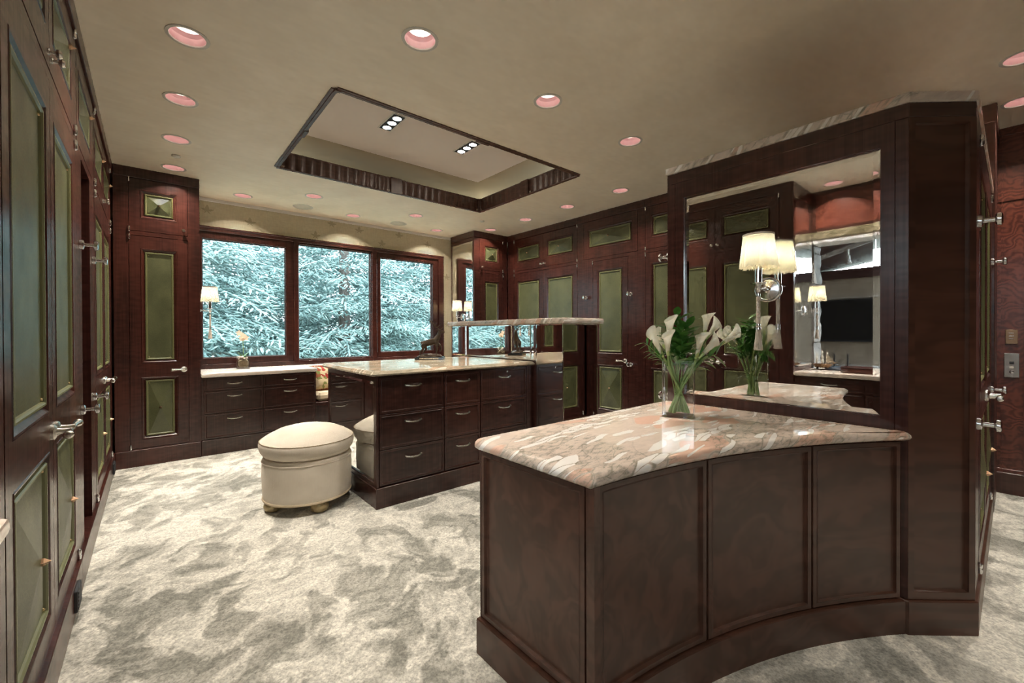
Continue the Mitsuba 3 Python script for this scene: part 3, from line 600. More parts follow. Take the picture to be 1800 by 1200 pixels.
# ------------------------------------------------------------------ island with mirrored end and mirrored tower
IX0, IX1, IY0, IY1 = 1.158, 2.596, 2.805, 3.84
k = thing('island_cabinet', 'dark mahogany island of nine drawers with a mirrored end, behind the ottoman', 'island')
M = face((IX0, IY0, 0), (0, -1))
add(f'{k}__carcass', box((IX0+0.012, IY0+0.014, 0.14), (IX1, IY1, 0.906), 0.002), 'wood_dark')
add(f'{k}__plinth', box((IX0-0.008, IY0-0.010, 0), (IX1, IY1, 0.140), 0.003), 'wood_dark')
add(f'{k}__corner_post', cat(box((IX0, IY0, 0.14), (IX0+0.018, IY0+0.05, 0.906), 0.003), box((IX0, IY0, 0.14), (IX0+0.012, IY1, 0.165)), box((IX0, IY0, 0.865), (IX0+0.012, IY1, 0.906)), box((IX0, IY1-0.03, 0.14), (IX0+0.012, IY1, 0.906))), 'wood_dark')
add(f'{k}__end_mirror', rring(-(IY1-0.03), -(IY0+0.05), 0.165, 0.865, [(0, -0.004), (0.020, -0.001)], 'flat'), 'mirror', M=face((IX0+0.008, 0, 0), (-1, 0)))
tag(f'{k}__end_mirror', 'mirrored end panel')
for j, (u0, u1) in enumerate(((0.022, 0.528), (0.536, 0.866), (0.874, 1.372))):
    for i, (v0, v1, pv) in enumerate(((0.641, 0.890, 0.828), (0.396, 0.636, 0.573), (0.150, 0.391, 0.322))):
        drawer(k, M, u0, u1, v0, v1, pv, lock=(i == 0 and j == 2), L=0.12)
add(f'{k}__stile', box((1.378, 0.14, -0.014), (IX1-IX0, 0.906, 0.0), 0.002), 'wood_dark', M=M)
out = [(1.113, 2.765), (2.598, 2.765), (2.598, 3.885)]+arc_pts((1.143, 3.855), 0.03, 90, 180, 5)
OGEE = lambda z0, z1: [(-0.020, z0), (-0.010, z0+0.001), (-0.002, z0+0.007), (0.0, z0+0.013), (-0.003, z0+0.019), (-0.008, z0+0.023), (-0.009, z0+0.026), (-0.012, z1-0.005), (-0.020, z1-0.001), (-0.030, z1)]
tag(add('island_countertop', slab(out, OGEE(0.907, 0.943)), 'marble_tan', 40), 'tan and grey veined polished marble top of the drawer island', 'countertop')
TX, TXB, TYA, TYB = 2.600, 3.062, 2.425, 4.150
k = thing('mirrored_tower', 'tall narrow mirrored cabinet with marble cap standing at the right end of the island', 'cabinet')
add(f'{k}__carcass', box((TX+0.012, TYA+0.012, 0.0), (TXB-0.002, TYB-0.002, 1.274), 0.002), 'wood_dark')
add(f'{k}__plinth', box((TX, TYA-0.004, 0.0), (TXB, TYB, 0.13), 0.003), 'wood_dark')
for y0, y1, z0 in ((TYA+0.006, 2.763, 0.135), (2.829, 3.868, 0.948), (3.874, TYB-0.004, 0.948)):
    add(f'{k}__side_mirror', rring(-y1, -y0, z0, 1.272, [(0, 0.0), (0.012, 0.0015)], 'flat'), 'mirror', M=face((TX+0.008, 0, 0), (-1, 0)))
add(f'{k}__side_mirror', rring(-2.826, -2.766, 0.948, 1.272, [(0, 0.0), (0.010, 0.0015)], 'flat'), 'mirror', M=face((TX+0.008, 0, 0), (-1, 0)))
add(f'{k}__front_mirror', rring(TX+0.004, TXB-0.006, 0.135, 1.272, [(0, 0.0), (0.012, 0.0015)], 'flat'), 'mirror', M=face((0, TYA+0.008, 0), (0, -1)))
for y in (3.871, ): add(f'{k}__mirror_strip', box((TX-0.004, y-0.006, 0.946), (TX+0.012, y+0.006, 1.274), 0.002), 'chrome')
out = [(TX-0.030, TYA-0.035), (TXB+0.02, TYA-0.035)]+arc_pts((TXB+0.02, TYA+0.005), 0.04, -90, 0, 5)+[(TXB+0.06, TYB+0.04), (TX-0.030, TYB+0.04)]
add(f'{k}__marble_cap', slab(out, BULL(1.275, 1.322, 0.012)), 'marble_pink', 40)

# ------------------------------------------------------------------ peninsula with curved front
EX = np.array([0.905, 1.057, 1.30, 1.405, 1.566, 1.839, 2.056, 2.275]); EYv = np.array([0.742, 0.736, 0.692, 0.667, 0.620, 0.515, 0.402, 0.258])
PC = np.polyfit(EX, EYv, 3)
def edge_curve(off, x0, x1, n):
    x = np.linspace(x0, x1, n); y = np.polyval(PC, x); s = np.polyval(np.polyder(PC), x)
    nr = np.stack([-s, np.ones(n)], 1)/np.sqrt(1+s*s)[:, None]
    return np.stack([x, y], 1)+nr*off
c = edge_curve(0, 0.905, 2.272, 40)
out = [tuple(p) for p in c]+[(2.2785, 0.275), (2.2785, 1.318)]+arc_pts((0.945, 1.278), 0.04, 90, 180, 7)
tag(add('peninsula_countertop', slab(out, [(-0.022, 0.768), (-0.010, 0.769), (-0.002, 0.775), (0.0, 0.783), (-0.002, 0.791), (-0.008, 0.799), (-0.018, 0.804), (-0.030, 0.806)]), 'marble_pink', 40), 'polished pink marble worktop with white streaks and grey veins, under the vase', 'countertop')
k = thing('peninsula_cabinet', 'curved dark mahogany panelled cabinet under the pink marble worktop in the foreground', 'cabinet')
PX = 0.934
def ring_poly(off, x0): return [tuple(p) for p in edge_curve(off, x0, 2.262, 40)]
bo = ring_poly(0.045, PX+0.012)+[(2.278, 1.298), (PX+0.012, 1.298)]
add(f'{k}__carcass', slab(bo, [(0, 0.10), (0, 0.768)]), 'wood', 30)
pl = [(0.920, float(np.polyval(PC, 0.92))+0.014)]+ring_poly(0.012, 0.935)+[(2.278, 0.29), (2.278, 1.304), (0.920, 1.304)]
add(f'{k}__plinth', slab(pl, [(0, 0.0), (0, 0.128), (-0.003, 0.132), (-0.02, 0.132)]), 'burl', 30)
PANEL = [(0.0, -0.012), (0.002, 0.0), (0.018, 0.0), (0.021, 0.003), (0.024, -0.008), (0.028, -0.009)]
def panel_grid(W, H):
    """A framed panel as a grid, so that it can be bent round the curve."""
    ds = [d for d, _ in PANEL]; us = np.concatenate([ds, np.linspace(ds[-1], W-ds[-1], 14)[1:-1], W-np.array(ds[::-1])]); vs = np.concatenate([ds, H-np.array(ds[::-1])])
    U, V = np.meshgrid(us, vs, indexing='ij'); dist = np.minimum(np.minimum(U, W-U), np.minimum(V, H-V))
    Wd = np.interp(dist, ds, [w for _, w in PANEL])
    n, m = U.shape; i, j = np.meshgrid(np.arange(n-1), np.arange(m-1), indexing='ij'); q = np.stack([i*m+j, (i+1)*m+j, (i+1)*m+j+1, i*m+j+1], -1).reshape(-1, 4)
    return np.column_stack([U.ravel(), V.ravel(), Wd.ravel()]), np.vstack([q[:, [0, 1, 2]], q[:, [0, 2, 3]]])
fine = edge_curve(0.026, 0.955, 2.262, 300); seg = np.linalg.norm(np.diff(fine, axis=0), axis=1); arc = np.concatenate([[0], np.cumsum(seg)])
def bend(m, s0):
    v, f = m; s = s0+v[:, 0]; x = np.interp(s, arc, fine[:, 0]); y = np.interp(s, arc, fine[:, 1])
    tx = np.interp(s, arc, np.gradient(fine[:, 0], arc)); ty = np.interp(s, arc, np.gradient(fine[:, 1], arc)); L = np.hypot(tx, ty)
    return np.column_stack([x+ty/L*v[:, 2], y-tx/L*v[:, 2], v[:, 1]]), f
cuts = [0.004, float(np.interp(1.452, fine[:, 0], arc)), float(np.interp(1.925, fine[:, 0], arc)), float(arc[-1])-0.004]
for a, b in zip(cuts[:-1], cuts[1:]):
    v, f = panel_grid(b-a-0.006, 0.625); v[:, 1] += 0.136
    add(f'{k}__panel', bend((v, f), a+0.003), 'burl', 25)
add(f'{k}__corner_post', prism(Polygon([(PX, 0.756), (0.958, 0.754), (0.958, 0.785), (PX, 0.785)]), 0.134, 0.766), 'burl')
v, f = panel_grid(0.500, 0.625); v[:, 1] += 0.136
add(f'{k}__panel', (v, f), 'burl', M=face((PX, 1.290, 0), (-1, 0)))
add(f'{k}__panel_post', box((PX, 1.292, 0.134), (PX+0.03, 1.300, 0.766), 0.002), 'burl')

# ------------------------------------------------------------------ divider wardrobe with the large mirror
k = thing('divider_wardrobe', 'free-standing dark wardrobe block with a large framed mirror and marble top, right foreground', 'wardrobe')
DX, DXE = 2.280, XR-0.018; Y0, Y1 = 0.272, 1.305; CX, CY = 2.473, 0.099
foot = [(DX, Y0), (CX, CY), (DXE, CY), (DXE, Y1), (DX, Y1)]
def inset(p, o): return list(Polygon(p).buffer(-o, join_style=2).exterior.coords)[:-1]
def ccw(p): return p if Polygon(p).exterior.is_ccw else p[::-1]
add(f'{k}__carcass', slab(ccw(inset(foot, 0.03)), [(0, 0.01), (0, 2.09)]), 'wood')
add(f'{k}__plinth', slab(ccw(foot), [(0.010, 0.0), (0.010, 0.130), (0.007, 0.134), (-0.02, 0.134)]), 'burl')
add(f'{k}__marble_top', slab(ccw(foot), [(-0.01, 2.101), (0.004, 2.102), (0.006, 2.106), (0.006, 2.137), (0.003, 2.141), (-0.02, 2.141)]), 'marble_pink')
M = face((DX, Y1, 0), (-1, 0)); g = 0.0008
add(f'{k}__frieze', box((g, 2.044, -0.03), (1.033, 2.100, 0.0), 0.0015), 'wood', M=M)
add(f'{k}__stile', box((g, 0.135, -0.03), (0.048, 2.0425, 0.0), 0.0015), 'wood', M=M); add(f'{k}__stile', box((0.9915, 0.135, -0.03), (1.033, 2.0425, 0.0), 0.0015), 'wood', M=M)
mu0, mu1, mv0, mv1 = 0.098, 0.946, 0.850, 1.953
fr = add(f'{k}__mirror_frame', holed(0.0492, 0.9903, 0.135, 2.0425, [(mu0, mu1, mv0, mv1)], -0.03, -0.0005), 'wood', M=M)
mm = add(f'{k}__mirror', rring(mu0-0.002, mu1+0.002, mv0-0.002, mv1+0.002, [(0.0, -0.016), (0.002, -0.0165), (0.027, -0.0145)], 'flat'), 'mirror', M=M); tag(mm, 'large bevelled mirror')
ud = np.array([CX-DX, CY-Y0]); L = float(np.linalg.norm(ud)); nd = np.array([ud[1], -ud[0]])/L
Mc = face((DX, Y0, 0), nd)
add(f'{k}__frieze', box((0, 2.044, -0.03), (L, 2.100, 0.0), 0.0015), 'wood_dark', M=Mc)
add(f'{k}__end_panel', cat(holed(0, L, 0.135, 2.0425, [(0.024, L-0.024, 0.165, 2.022)], -0.03, 0.0), rring(0.024, L-0.024, 0.165, 2.022, [(0, 0), (0.001, -0.004), (0.006, -0.014), (0.008, -0.014)], 'flat')), 'burl', M=Mc)
def low_bay(key, M, a, b, H=2.03):
    """Two leaves below a low cornice."""
    m = (a+b)/2
    for u0, u1, h in ((a, m-0.0025, -1), (m+0.0025, b, 1)): leaf(key, 'door', M, u0, u1, 0.162, H, [(0.068, u1-u0-0.068, 0.075, 0.64, 0.026), (0.068, u1-u0-0.068, 0.768, H-0.162-0.11, 'flat')], h, 'lever')
M = face((CX, CY, 0), (0, -1)); W = DXE-CX
add(f'{k}__face_frame', holed(0, W, 0.135, 2.10, [(0.246, 1.504, 0.158, 2.034)], -0.024, -0.001), 'wood', M=M)
low_bay(k, M, 0.25, 1.50); hooks(k, M, (0.07, 1.63))
M = face((DXE, Y1, 0), (0, 1)); W = DXE-DX
add(f'{k}__face_frame', holed(0, W, 0.135, 2.10, [(0.031, 1.289, 0.158, 2.034)], -0.024, -0.001), 'wood', M=M)
low_bay(k, M, 0.035, 1.285)
hooks(k, M, (1.90, 1.40))
# switch plates on the end wall
Mw = face((XW, 0, 0), (-1, 0))
k = thing('light_switch', 'small bronze keypad switch plate on the right-hand panelled wall, upper of two', 'light switch')
add(f'{k}__plate', box((-0.046, 1.103, 0.0), (0.014, 1.208, 0.008), 0.003), 'bronze_plate', M=Mw)
for z in (1.183, 1.162, 1.141): add(f'{k}__button', box((-0.030, z-0.002, 0.007), (-0.006, z+0.002, 0.010)), 'chrome', M=Mw)
k = thing('wall_socket', 'brushed steel outlet plate on the right-hand panelled wall, lower of two', 'wall socket')
add(f'{k}__plate', box((-0.052, 0.858, 0.0), (0.022, 1.036, 0.006), 0.002), 'steel', M=Mw)
add(f'{k}__screw', cat(*[tr(lathe([(0.005, 0), (0.005, 0.001), (0, 0.002)], 10), shift(-0.015, z, 0.006)) for z in (1.016, 0.878)]), 'chrome', M=Mw)
add(f'{k}__jack', box((-0.026, 0.955, 0.0), (-0.004, 0.975, 0.0075), 0.001), 'black_matt', M=Mw)
add(f'{k}__label_slot', box((-0.025, 0.924, 0.0), (-0.005, 0.940, 0.0075), 0.001), 'trim_white', M=Mw)
add(f'{k}__jack', lathe([(0.012, 0), (0.012, 0.009), (0.007, 0.012), (0, 0.012)], 16), 'chrome', 40, M=Mw @ shift(-0.015, 0.899, 0.005))

# ------------------------------------------------------------------ the desk niche at the left (seen in the mirror) and the lounge behind it
k = thing('desk_cabinet', 'dark mahogany desk drawers seen in the large mirror, below the pale desk top', 'drawers')
M = face((-0.276, -1.25, 0), (1, 0))
add(f'{k}__carcass', box((0, 0.15, -0.55), (2.672, 0.765, -0.012), 0.002), 'wood_dark', M=M); add(f'{k}__plinth', box((0, 0, -0.55), (2.672, 0.15, 0.008), 0.003), 'wood_dark', M=M)
us = np.linspace(2.645, 0.03, 6)
for a, b in zip(us[1:], us[:-1]):
    for (v0, v1, pv) in ((0.632, 0.757, 0.700), (0.407, 0.626, 0.575), (0.160, 0.401, 0.347)): drawer(k, M, float(a)+0.004, float(b)-0.004, v0, v1, pv)
out = ccw([(-0.236, -1.24), (-0.236, 1.404), (-0.256, 1.422), (-1.29, 1.422), (-1.29, -1.24)])
tag(add('desk_countertop', slab(out, BULL(0.766, 0.806, 0.012)), 'marble_pale', 40), 'pale marble desk top with ship model, at the left edge and in the mirror', 'countertop')
k = thing('niche_side_mirror', 'tall narrow mirror on the side of the desk niche, seen in the large mirror', 'mirror')
add(f'{k}__glass', rring(-0.86, -0.31, 0.845, 2.555, [(0, 0.001), (0.018, 0.003)], 'flat'), 'mirror', M=face((0, 1.425, 0), (0, -1)))
k = thing('niche_header', 'quilted red timber panel with green stone lintel above the desk opening, seen in the mirror', 'panel')
Mn = face((-0.865, -1.25, 0), (1, 0))
add(f'{k}__veneer_panel', rring(0.05, 2.64, 2.30, 2.655, [(0, -0.002), (0.003, -0.008), (0.006, -0.008)], 'flat'), 'quilt', M=Mn)
add(f'{k}__surround', cat(holed(0, 2.675, 2.268, CEIL, [(0.05, 2.64, 2.30, 2.655)], -0.03, 0.0)), 'wood_dark', M=Mn)
add(f'{k}__stone_lintel', box((0, 2.185, -0.25), (2.675, 2.268, 0.004), 0.003), 'greenstone', M=Mn)
add(f'{k}__soffit', box((0, 2.140, -0.24), (2.675, 2.186, -0.002), 0.003), 'white_paint', M=Mn)
# stone pier: each stone a piece
k = thing('stone_pier', 'rough grey stone pier beside the lounge opening, seen in the mirror', 'pier')
z = 0.78; i = 0
while z < 2.14:
    h = (0.30, 0.38, 0.26, 0.34)[i % 4]; h = min(h, 2.14-z)
    m = trimesh.creation.box((0.24, 0.17, h-0.012)); m = m.subdivide().subdivide().subdivide(); vv = np.array(m.vertices)+[-1.06, 1.510, z+h/2]
    vv += (meshkit.fbm(vv*9, 3, 11+i)[:, None]-0.5)*0.05*np.sign(np.array(m.vertices))*[1, 1, 0.3]
    add(f'{k}__stone', (vv, m.faces), 'stone', 30); z += h; i += 1
# lounge shell
LX, LYA, LYB = -4.2, -1.6, 3.2
def quadbox(k, lo, hi, mat, label): struct(add(k, box(lo, hi), mat), label)
quadbox('floor_lounge', (LX-0.1, LYA-0.1, -0.06), (XN-0.12, LYB+0.1, -0.01), 'oatmeal_floor', 'floor of the lounge behind the desk opening')
k = 'wall_lounge'
struct(add(k, cat(box((LX-0.1, LYA, 0), (LX, LYB, 2.10)), box((LX, LYB, 0), (-1.0, LYB+0.1, 4.0)), box((-1.02, 1.62, 0), (-0.95, LYB, 4.0))), 'beige'), 'beige lounge wall with the television, seen in the mirror')
add('wall_lounge__timber_beam', box((LX-0.12, LYA, 2.07), (LX+0.10, LYB, 2.215), 0.01), 'plank')
add('wall_lounge__ledge', box((LX-0.02, LYA, 0.60), (LX+0.14, LYB, 0.655), 0.006), 'white_paint')
add('wall_lounge__panel_line', box((LX-0.02, LYA, 1.745), (LX+0.025, LYB, 1.765), 0.003), 'white_paint')
# sloped plank ceiling, each plank a piece, and a clerestory under it
sl = [(LX-0.3, -0.25), (-0.95, 0.0)]
pz = lambda y: 2.22+0.17*max(0.0, 2.15-y)
npl = 12; ys = np.linspace(LYA, LYB, npl+1)
struct('ceiling_lounge', 'sloping dark plank ceiling of the lounge, seen in the mirror')
for a, b in zip(ys[:-1], ys[1:]):
    za, zb = pz(a), pz(b-0.015); h = 0.04
    v = np.array([(x, y, zz+dz) for x in (LX-0.15, -0.96) for y, zz in ((a, za), (b-0.015, zb)) for dz in (0, h)])
    add('ceiling_lounge__plank', (v, _PF), 'plank')
add('ceiling_lounge__roof', (np.array([(x, y, pz(y)+0.05+dz) for x in (LX-0.2, -0.94) for y in (LYA-0.1, LYB+0.1) for dz in (0, 0.06)]), _PF), 'wood')
v = np.array([(LX-0.02, LYA, 2.21), (LX-0.02, LYB, 2.21), (LX-0.02, LYB, pz(LYB)), (LX-0.02, LYA, pz(LYA))])
tag('window_4', 'clerestory window strip above the timber beam in the lounge', kind='structure')
add('window_4__pane', (v, np.array([[0, 1, 2], [0, 2, 3]])), 'pane')
k = thing('track_light', 'pale blue-white track rail with one spotlight under the lounge ceiling, seen in the mirror', 'track light')
rail = np.array([(-2.5, 0.6, 2.40), (-2.5, 2.4, 2.18)])
add(f'{k}__rail', box((-0.012, 0, -0.03), (0.012, 2.0, 0.03), 0.003), 'white_paint', M=shift(-2.4, 0.35, 2.62) @ rotx(-math.atan(0.30)))
add(f'{k}__spot_head', cat(tube([(-2.4, 1.43, 2.28), (-2.4, 1.43, 2.20)], 0.018, 10), tr(lathe([(0, 0.05), (0.03, 0.045), (0.035, -0.02), (0.05, -0.06), (0.0, -0.05)], 16), shift(-2.4, 1.43, 2.15))), 'white_paint', 40)
k = thing('television', 'large black wall-mounted television seen in the mirror', 'television')
add(f'{k}__bezel', box((LX+0.001, 0.95, 1.03), (LX+0.06, 2.18, 1.725), 0.006), 'black_matt'); add(f'{k}__screen', box((LX+0.05, 0.965, 1.06), (LX+0.0615, 2.165, 1.71)), 'black')
k = 'window_5'; tag(k, 'tall lounge window with dark mullions, reflected beside the desk', kind='structure')
bars = [box((LX, LYA-0.05, z-0.05), (-1.0, LYA+0.04, z+0.05), 0.005) for z in (0.05, 0.55, 2.0, 3.5)]+[box((x-0.045, LYA-0.05, 0), (x+0.045, LYA+0.04, 3.57), 0.005) for x in (LX, -3.15, -2.1, -1.02)]
add(f'{k}__frame', cat(*bars), 'plank')
v = np.array([(LX, LYA, 0.05), (-1.0, LYA, 0.05), (-1.0, LYA, 3.5), (LX, LYA, 3.5)]); add(f'{k}__pane', (v, np.array([[0, 1, 2], [0, 2, 3]])), 'pane')
# stone terrace wall outside that window, built of single blocks
k = thing('garden_wall', 'bright rough stone wall outside the lounge window, reflected beside the desk', 'stone wall')
r2 = random.Random(3)
for row in range(8):
    x = -5.2+r2.uniform(0, 0.3); z = 0.0+row*0.30
    while x < -0.6:
        w = r2.uniform(0.35, 0.7); add(f'{k}__stone', box((x+0.008, -4.65+r2.uniform(-0.03, 0.03), z+0.006), (x+w-0.008, -4.3, z+0.294), 0.02), 'stone'); x += w

# ------------------------------------------------------------------ small things on the desk
k = thing('ship_model', 'small wooden sailing ship model on the desk, seen in the mirror', 'ship model')
Ms = shift(-0.66, 1.285, 0.807) @ rotz(math.radians(-78))
hl = trimesh.convex.convex_hull(np.array([(x, y, z) for x, y, z in [(-0.08, 0.018, 0.06), (-0.08, -0.018, 0.06), (0.0, 0.022, 0.045), (0, -0.022, 0.045), (0.075, 0.012, 0.055), (0.075, -0.012, 0.055), (0.10, 0, 0.062), (-0.06, 0, 0.02), (0.06, 0, 0.02)]]))
add(f'{k}__hull', (hl.vertices, hl.faces), 'hull', M=Ms)
add(f'{k}__stand', cat(box((-0.07, -0.022, 0), (0.07, 0.022, 0.008), 0.002), box((-0.045, -0.012, 0.006), (-0.035, 0.012, 0.03)), box((0.035, -0.012, 0.006), (0.045, 0.012, 0.03))), 'wood_dark', M=Ms)
for x, h in ((-0.05, 0.13), (0.0, 0.165), (0.045, 0.145)):
    add(f'{k}__mast', tube([(x, 0, 0.045), (x, 0, 0.045+h)], 0.0022, 6), 'hull', M=Ms)
    for j in range(3):
        w = 0.030-0.006*j; z0 = 0.072+j*h*0.26; z1 = z0+h*0.22
        g = np.linspace(-1, 1, 5); v = np.array([(x+0.004+0.008*(1-s*s)*0.9*t*(1-t)*4, s*w*(1-0.12*t), z0+(z1-z0)*t) for t in np.linspace(0, 1, 4) for s in g])
        f = [q for a in range(3) for b in range(4) for q in ((a*5+b, a*5+b+1, a*5+b+6), (a*5+b, a*5+b+6, a*5+b+5))]
        add(f'{k}__sail', (v, np.array(f)), 'sail', True, M=Ms)
add(f'{k}__jib', (np.array([(0.05, 0, 0.16), (0.055, 0.004, 0.075), (0.125, 0, 0.075)]), np.array([[0, 1, 2]])), 'sail', M=Ms)
add(f'{k}__bowsprit', tube([(0.09, 0, 0.06), (0.135, 0, 0.08)], 0.002, 6), 'hull', M=Ms)
k = thing('wifi_router', 'dark blue flat router with two upright antennas on the desk, seen in the mirror', 'router')
Mq = shift(-0.72, 1.13, 0.807) @ rotz(0.1)
add(f'{k}__case', slab(ccw([(-0.09, -0.12), (0.09, -0.12), (0.09, 0.12), (-0.09, 0.12)]), [(0, 0), (0, 0.012), (-0.02, 0.032), (-0.05, 0.036)]), 'router_blue', M=Mq)
for y in (-0.02, 0.095): add(f'{k}__antenna', box((-0.096, y-0.008, 0.012), (-0.084, y+0.008, 0.165), 0.003), 'black_matt', M=Mq)
k = thing('wooden_box', 'flat reddish wooden box with metal handle on the desk, seen in the mirror', 'box')
Mb = shift(-0.52, 0.91, 0.807)
add(f'{k}__body', slab(ccw([(-0.10, -0.17), (0.07, -0.17), (0.11, -0.11), (0.11, 0.11), (0.07, 0.17), (-0.10, 0.17)]), [(0, 0), (0.002, 0.004), (0.002, 0.036), (0, 0.040)]), 'quilt', M=Mb)
add(f'{k}__lid', slab(ccw([(-0.105, -0.175), (0.075, -0.175), (0.116, -0.115), (0.116, 0.115), (0.075, 0.175), (-0.105, 0.175)]), [(0, 0.041), (0, 0.050), (-0.006, 0.054)]), 'wood', M=Mb)
add(f'{k}__handle', tube([(0.105, 0.118, 0.02), (0.115, 0.135, 0.012), (0.10, 0.158, 0.012), (0.088, 0.152, 0.02)], 0.003, 6), 'chrome', 40, M=Mb)

# ------------------------------------------------------------------ sconces
def fringe_shade(r0, r1, h, n=88):
    """A shade hung with threads: its skin folds in and out around, and its lower rim is ragged."""
    a = np.arange(n*2)*np.pi/n; rows = 9; vs = []
    rr = random.Random(9); dj = np.array([rr.uniform(-1, 1) for _ in a]); dk = np.array([rr.uniform(0, 1) for _ in a])
    for i in range(rows):
        t = i/(rows-1); r = r0+(r1-r0)*t**1.15
        rad = r+0.0013*np.where(np.arange(n*2) % 2 == 0, 1, -1)*min(1, t*6)+0.0012*dj*t
        z = h*(1-t)-(0.010*dk if i == rows-1 else 0)
        vs.append(np.column_stack([rad*np.cos(a), rad*np.sin(a), np.broadcast_to(z, a.shape)]))
    m = n*2; v = np.vstack(vs); j = np.arange(m); j2 = (j+1) % m; f = []
    for i in range(rows-1): f += [np.stack([i*m+j, (i+1)*m+j, (i+1)*m+j2], 1), np.stack([i*m+j, (i+1)*m+j2, i*m+j2], 1)]
    return v, np.vstack(f)
def rope():
    s = np.linspace(0, 1, 70); out = []
    for ph in (0, 2*math.pi/3, 4*math.pi/3):
        out.append(tube(np.column_stack([0.0045*np.cos(s*40+ph), 0.0045*np.sin(s*40+ph), -s*0.150]), 0.0050, 6))
    return cat(*out)
def tassel():
    a = lambda x: 1+0.06*np.sin(x*18)
    return lathe([(0.006, 0.0), (0.0095, -0.006), (0.011, -0.02), (0.0145, -0.06), (0.0185, -0.100), (0.012, -0.102), (0, -0.100)], 72, a)
def sconce(label, o, n, reach):
    k = thing('wall_sconce', label, 'wall lamp', 'sconces with fringed shades')
    M = face(o, n)
    add(f'{k}__backplate', shared('sc_plate', lambda: lathe([(0.060, 0), (0.060, 0.008), (0.056, 0.012), (0.050, 0.012), (0.048, 0.009), (0.040, 0.011), (0.018, 0.014), (0.011, 0.020), (0.009, 0.026), (0, 0.026)], 36), 35), 'chrome', M=M)
    add(f'{k}__arm', tube([(0, 0, 0.02), (0, 0.002, reach*0.35), (0, -0.002, reach*0.7), (0, 0.0, reach)], [0.0065, 0.005, 0.005, 0.006], 10), 'chrome', 40, M=M)
    P = M @ mat4((0, 0, reach), (1, 0, 0), (0, 0, -1), (0, 1, 0)) # now z is up
    add(f'{k}__cup', shared('sc_cup', lambda: lathe([(0, -0.050), (0.006, -0.048), (0.009, -0.030), (0.006, -0.020), (0.013, -0.010), (0.016, 0.0), (0.010, 0.010), (0.012, 0.016), (0.031, 0.020), (0.033, 0.024), (0.012, 0.027), (0, 0.027)], 28), 35), 'chrome', M=P)
    add(f'{k}__candle', shared('sc_candle', lambda: lathe([(0.0155, 0.025), (0.0155, 0.135), (0.010, 0.140), (0, 0.140)], 20), 35), 'chrome', M=P)
    add(f'{k}__bulb', shared('sc_bulb', lambda: lathe([(0, 0.142), (0.010, 0.146), (0.016, 0.162), (0.015, 0.178), (0.007, 0.198), (0, 0.203)], 16), True), 'white_paint', M=P, emitter={'type': 'area', 'sampling_weight': 0.6, 'radiance': rgb(BULB, BULB*0.72, BULB*0.42)})
    sh = add(f'{k}__shade', shared('sc_shade', lambda: fringe_shade(0.064, 0.079, 0.150), False), 'shade', M=P @ shift(0, 0, 0.100)); tag(sh, 'cream fringed lampshade')
    add(f'{sh}__rim', shared('sc_rim', lambda: lathe([(0.0645, -0.003), (0.0660, -0.002), (0.0660, 0.005), (0.0645, 0.006)], 48), 40), 'cord', M=P @ shift(0, 0, 0.245))
    add(f'{k}__cord', shared('sc_rope', rope, 40), 'cord', M=P @ shift(0, 0, -0.040))
    add(f'{k}__collar', shared('sc_collar', lambda: lathe([(0.006, 0.012), (0.010, 0.010), (0.010, 0.002), (0.007, 0.0), (0.011, -0.006), (0.011, -0.016), (0.006, -0.020)], 20), 35), 'chrome', M=P @ shift(0, 0, -0.178))
    add(f'{k}__tassel', shared('sc_tassel', tassel, 40), 'cord', M=P @ shift(0, 0, -0.190))
sconce('chrome sconce with cream fringed shade and tassel, mounted on the large mirror', (DX+0.015, 0.779, 1.404), (-1, 0), 0.128)
sconce('chrome sconce with lit fringed shade on the tall cupboard, left of the window', (0.363, 5.42, 1.435), (1, 0), 0.100)
sconce('chrome sconce with lit shade on the mirrored side of the right corner cupboard', (XC-0.003, 5.42, 1.430), (-1, 0), 0.105)
sconce('chrome sconce on the desk niche mirror, seen only in the large mirror', (-0.60, 1.421, 1.415), (0, -1), 0.11)

# ------------------------------------------------------------------ ottoman
OX, OY = 0.843, 3.258
k = thing('ottoman', 'round beige upholstered ottoman on fluted gold bun feet', 'ottoman')
Mo = shift(OX, OY, 0)
add(f'{k}__body', lathe([(0.0, 0.070), (0.296, 0.070), (0.304, 0.078), (0.308, 0.12), (0.312, 0.22), (0.310, 0.315), (0.302, 0.345), (0.285, 0.352), (0, 0.352)], 72), 'weave', 50, M=Mo @ scl(0.925, 0.925, 1.03))
wb = lambda a: 1+0.006*np.sin(3*a+1)+0.004*np.sin(5*a)
add(f'{k}__cushion', lathe([(0, 0.345), (0.27, 0.346), (0.300, 0.356), (0.320, 0.380), (0.331, 0.410), (0.332, 0.430), (0.327, 0.446), (0.322, 0.4485), (0.310, 0.461), (0.27, 0.484), (0.20, 0.514), (0.12, 0.531), (0.05, 0.537), (0, 0.538)], 72, wb), 'weave', 60, M=Mo @ scl(0.925, 0.925, 1.03))
add(f'{k}__welt', tr(lathe([(0.3245, 0.4445), (0.3290, 0.4470), (0.3275, 0.4510), (0.3225, 0.4500), (0.3245, 0.4445)], 72, wb), np.eye(4)), 'welt', 60, M=Mo @ scl(0.925, 0.925, 1.03))
add(f'{k}__welt', lathe([(0.309, 0.318), (0.3145, 0.321), (0.3115, 0.326), (0.305, 0.324), (0.309, 0.318)], 72), 'weave', 60, M=Mo @ scl(0.925, 0.925, 1.03))
add(f'{k}__braid', lathe([(0.300, 0.068), (0.309, 0.070), (0.311, 0.076), (0.309, 0.082), (0.305, 0.084)], 144, lambda a: 1+0.006*np.sin(a*72)), 'cushion', 40, M=Mo @ scl(0.925, 0.925, 1.03))
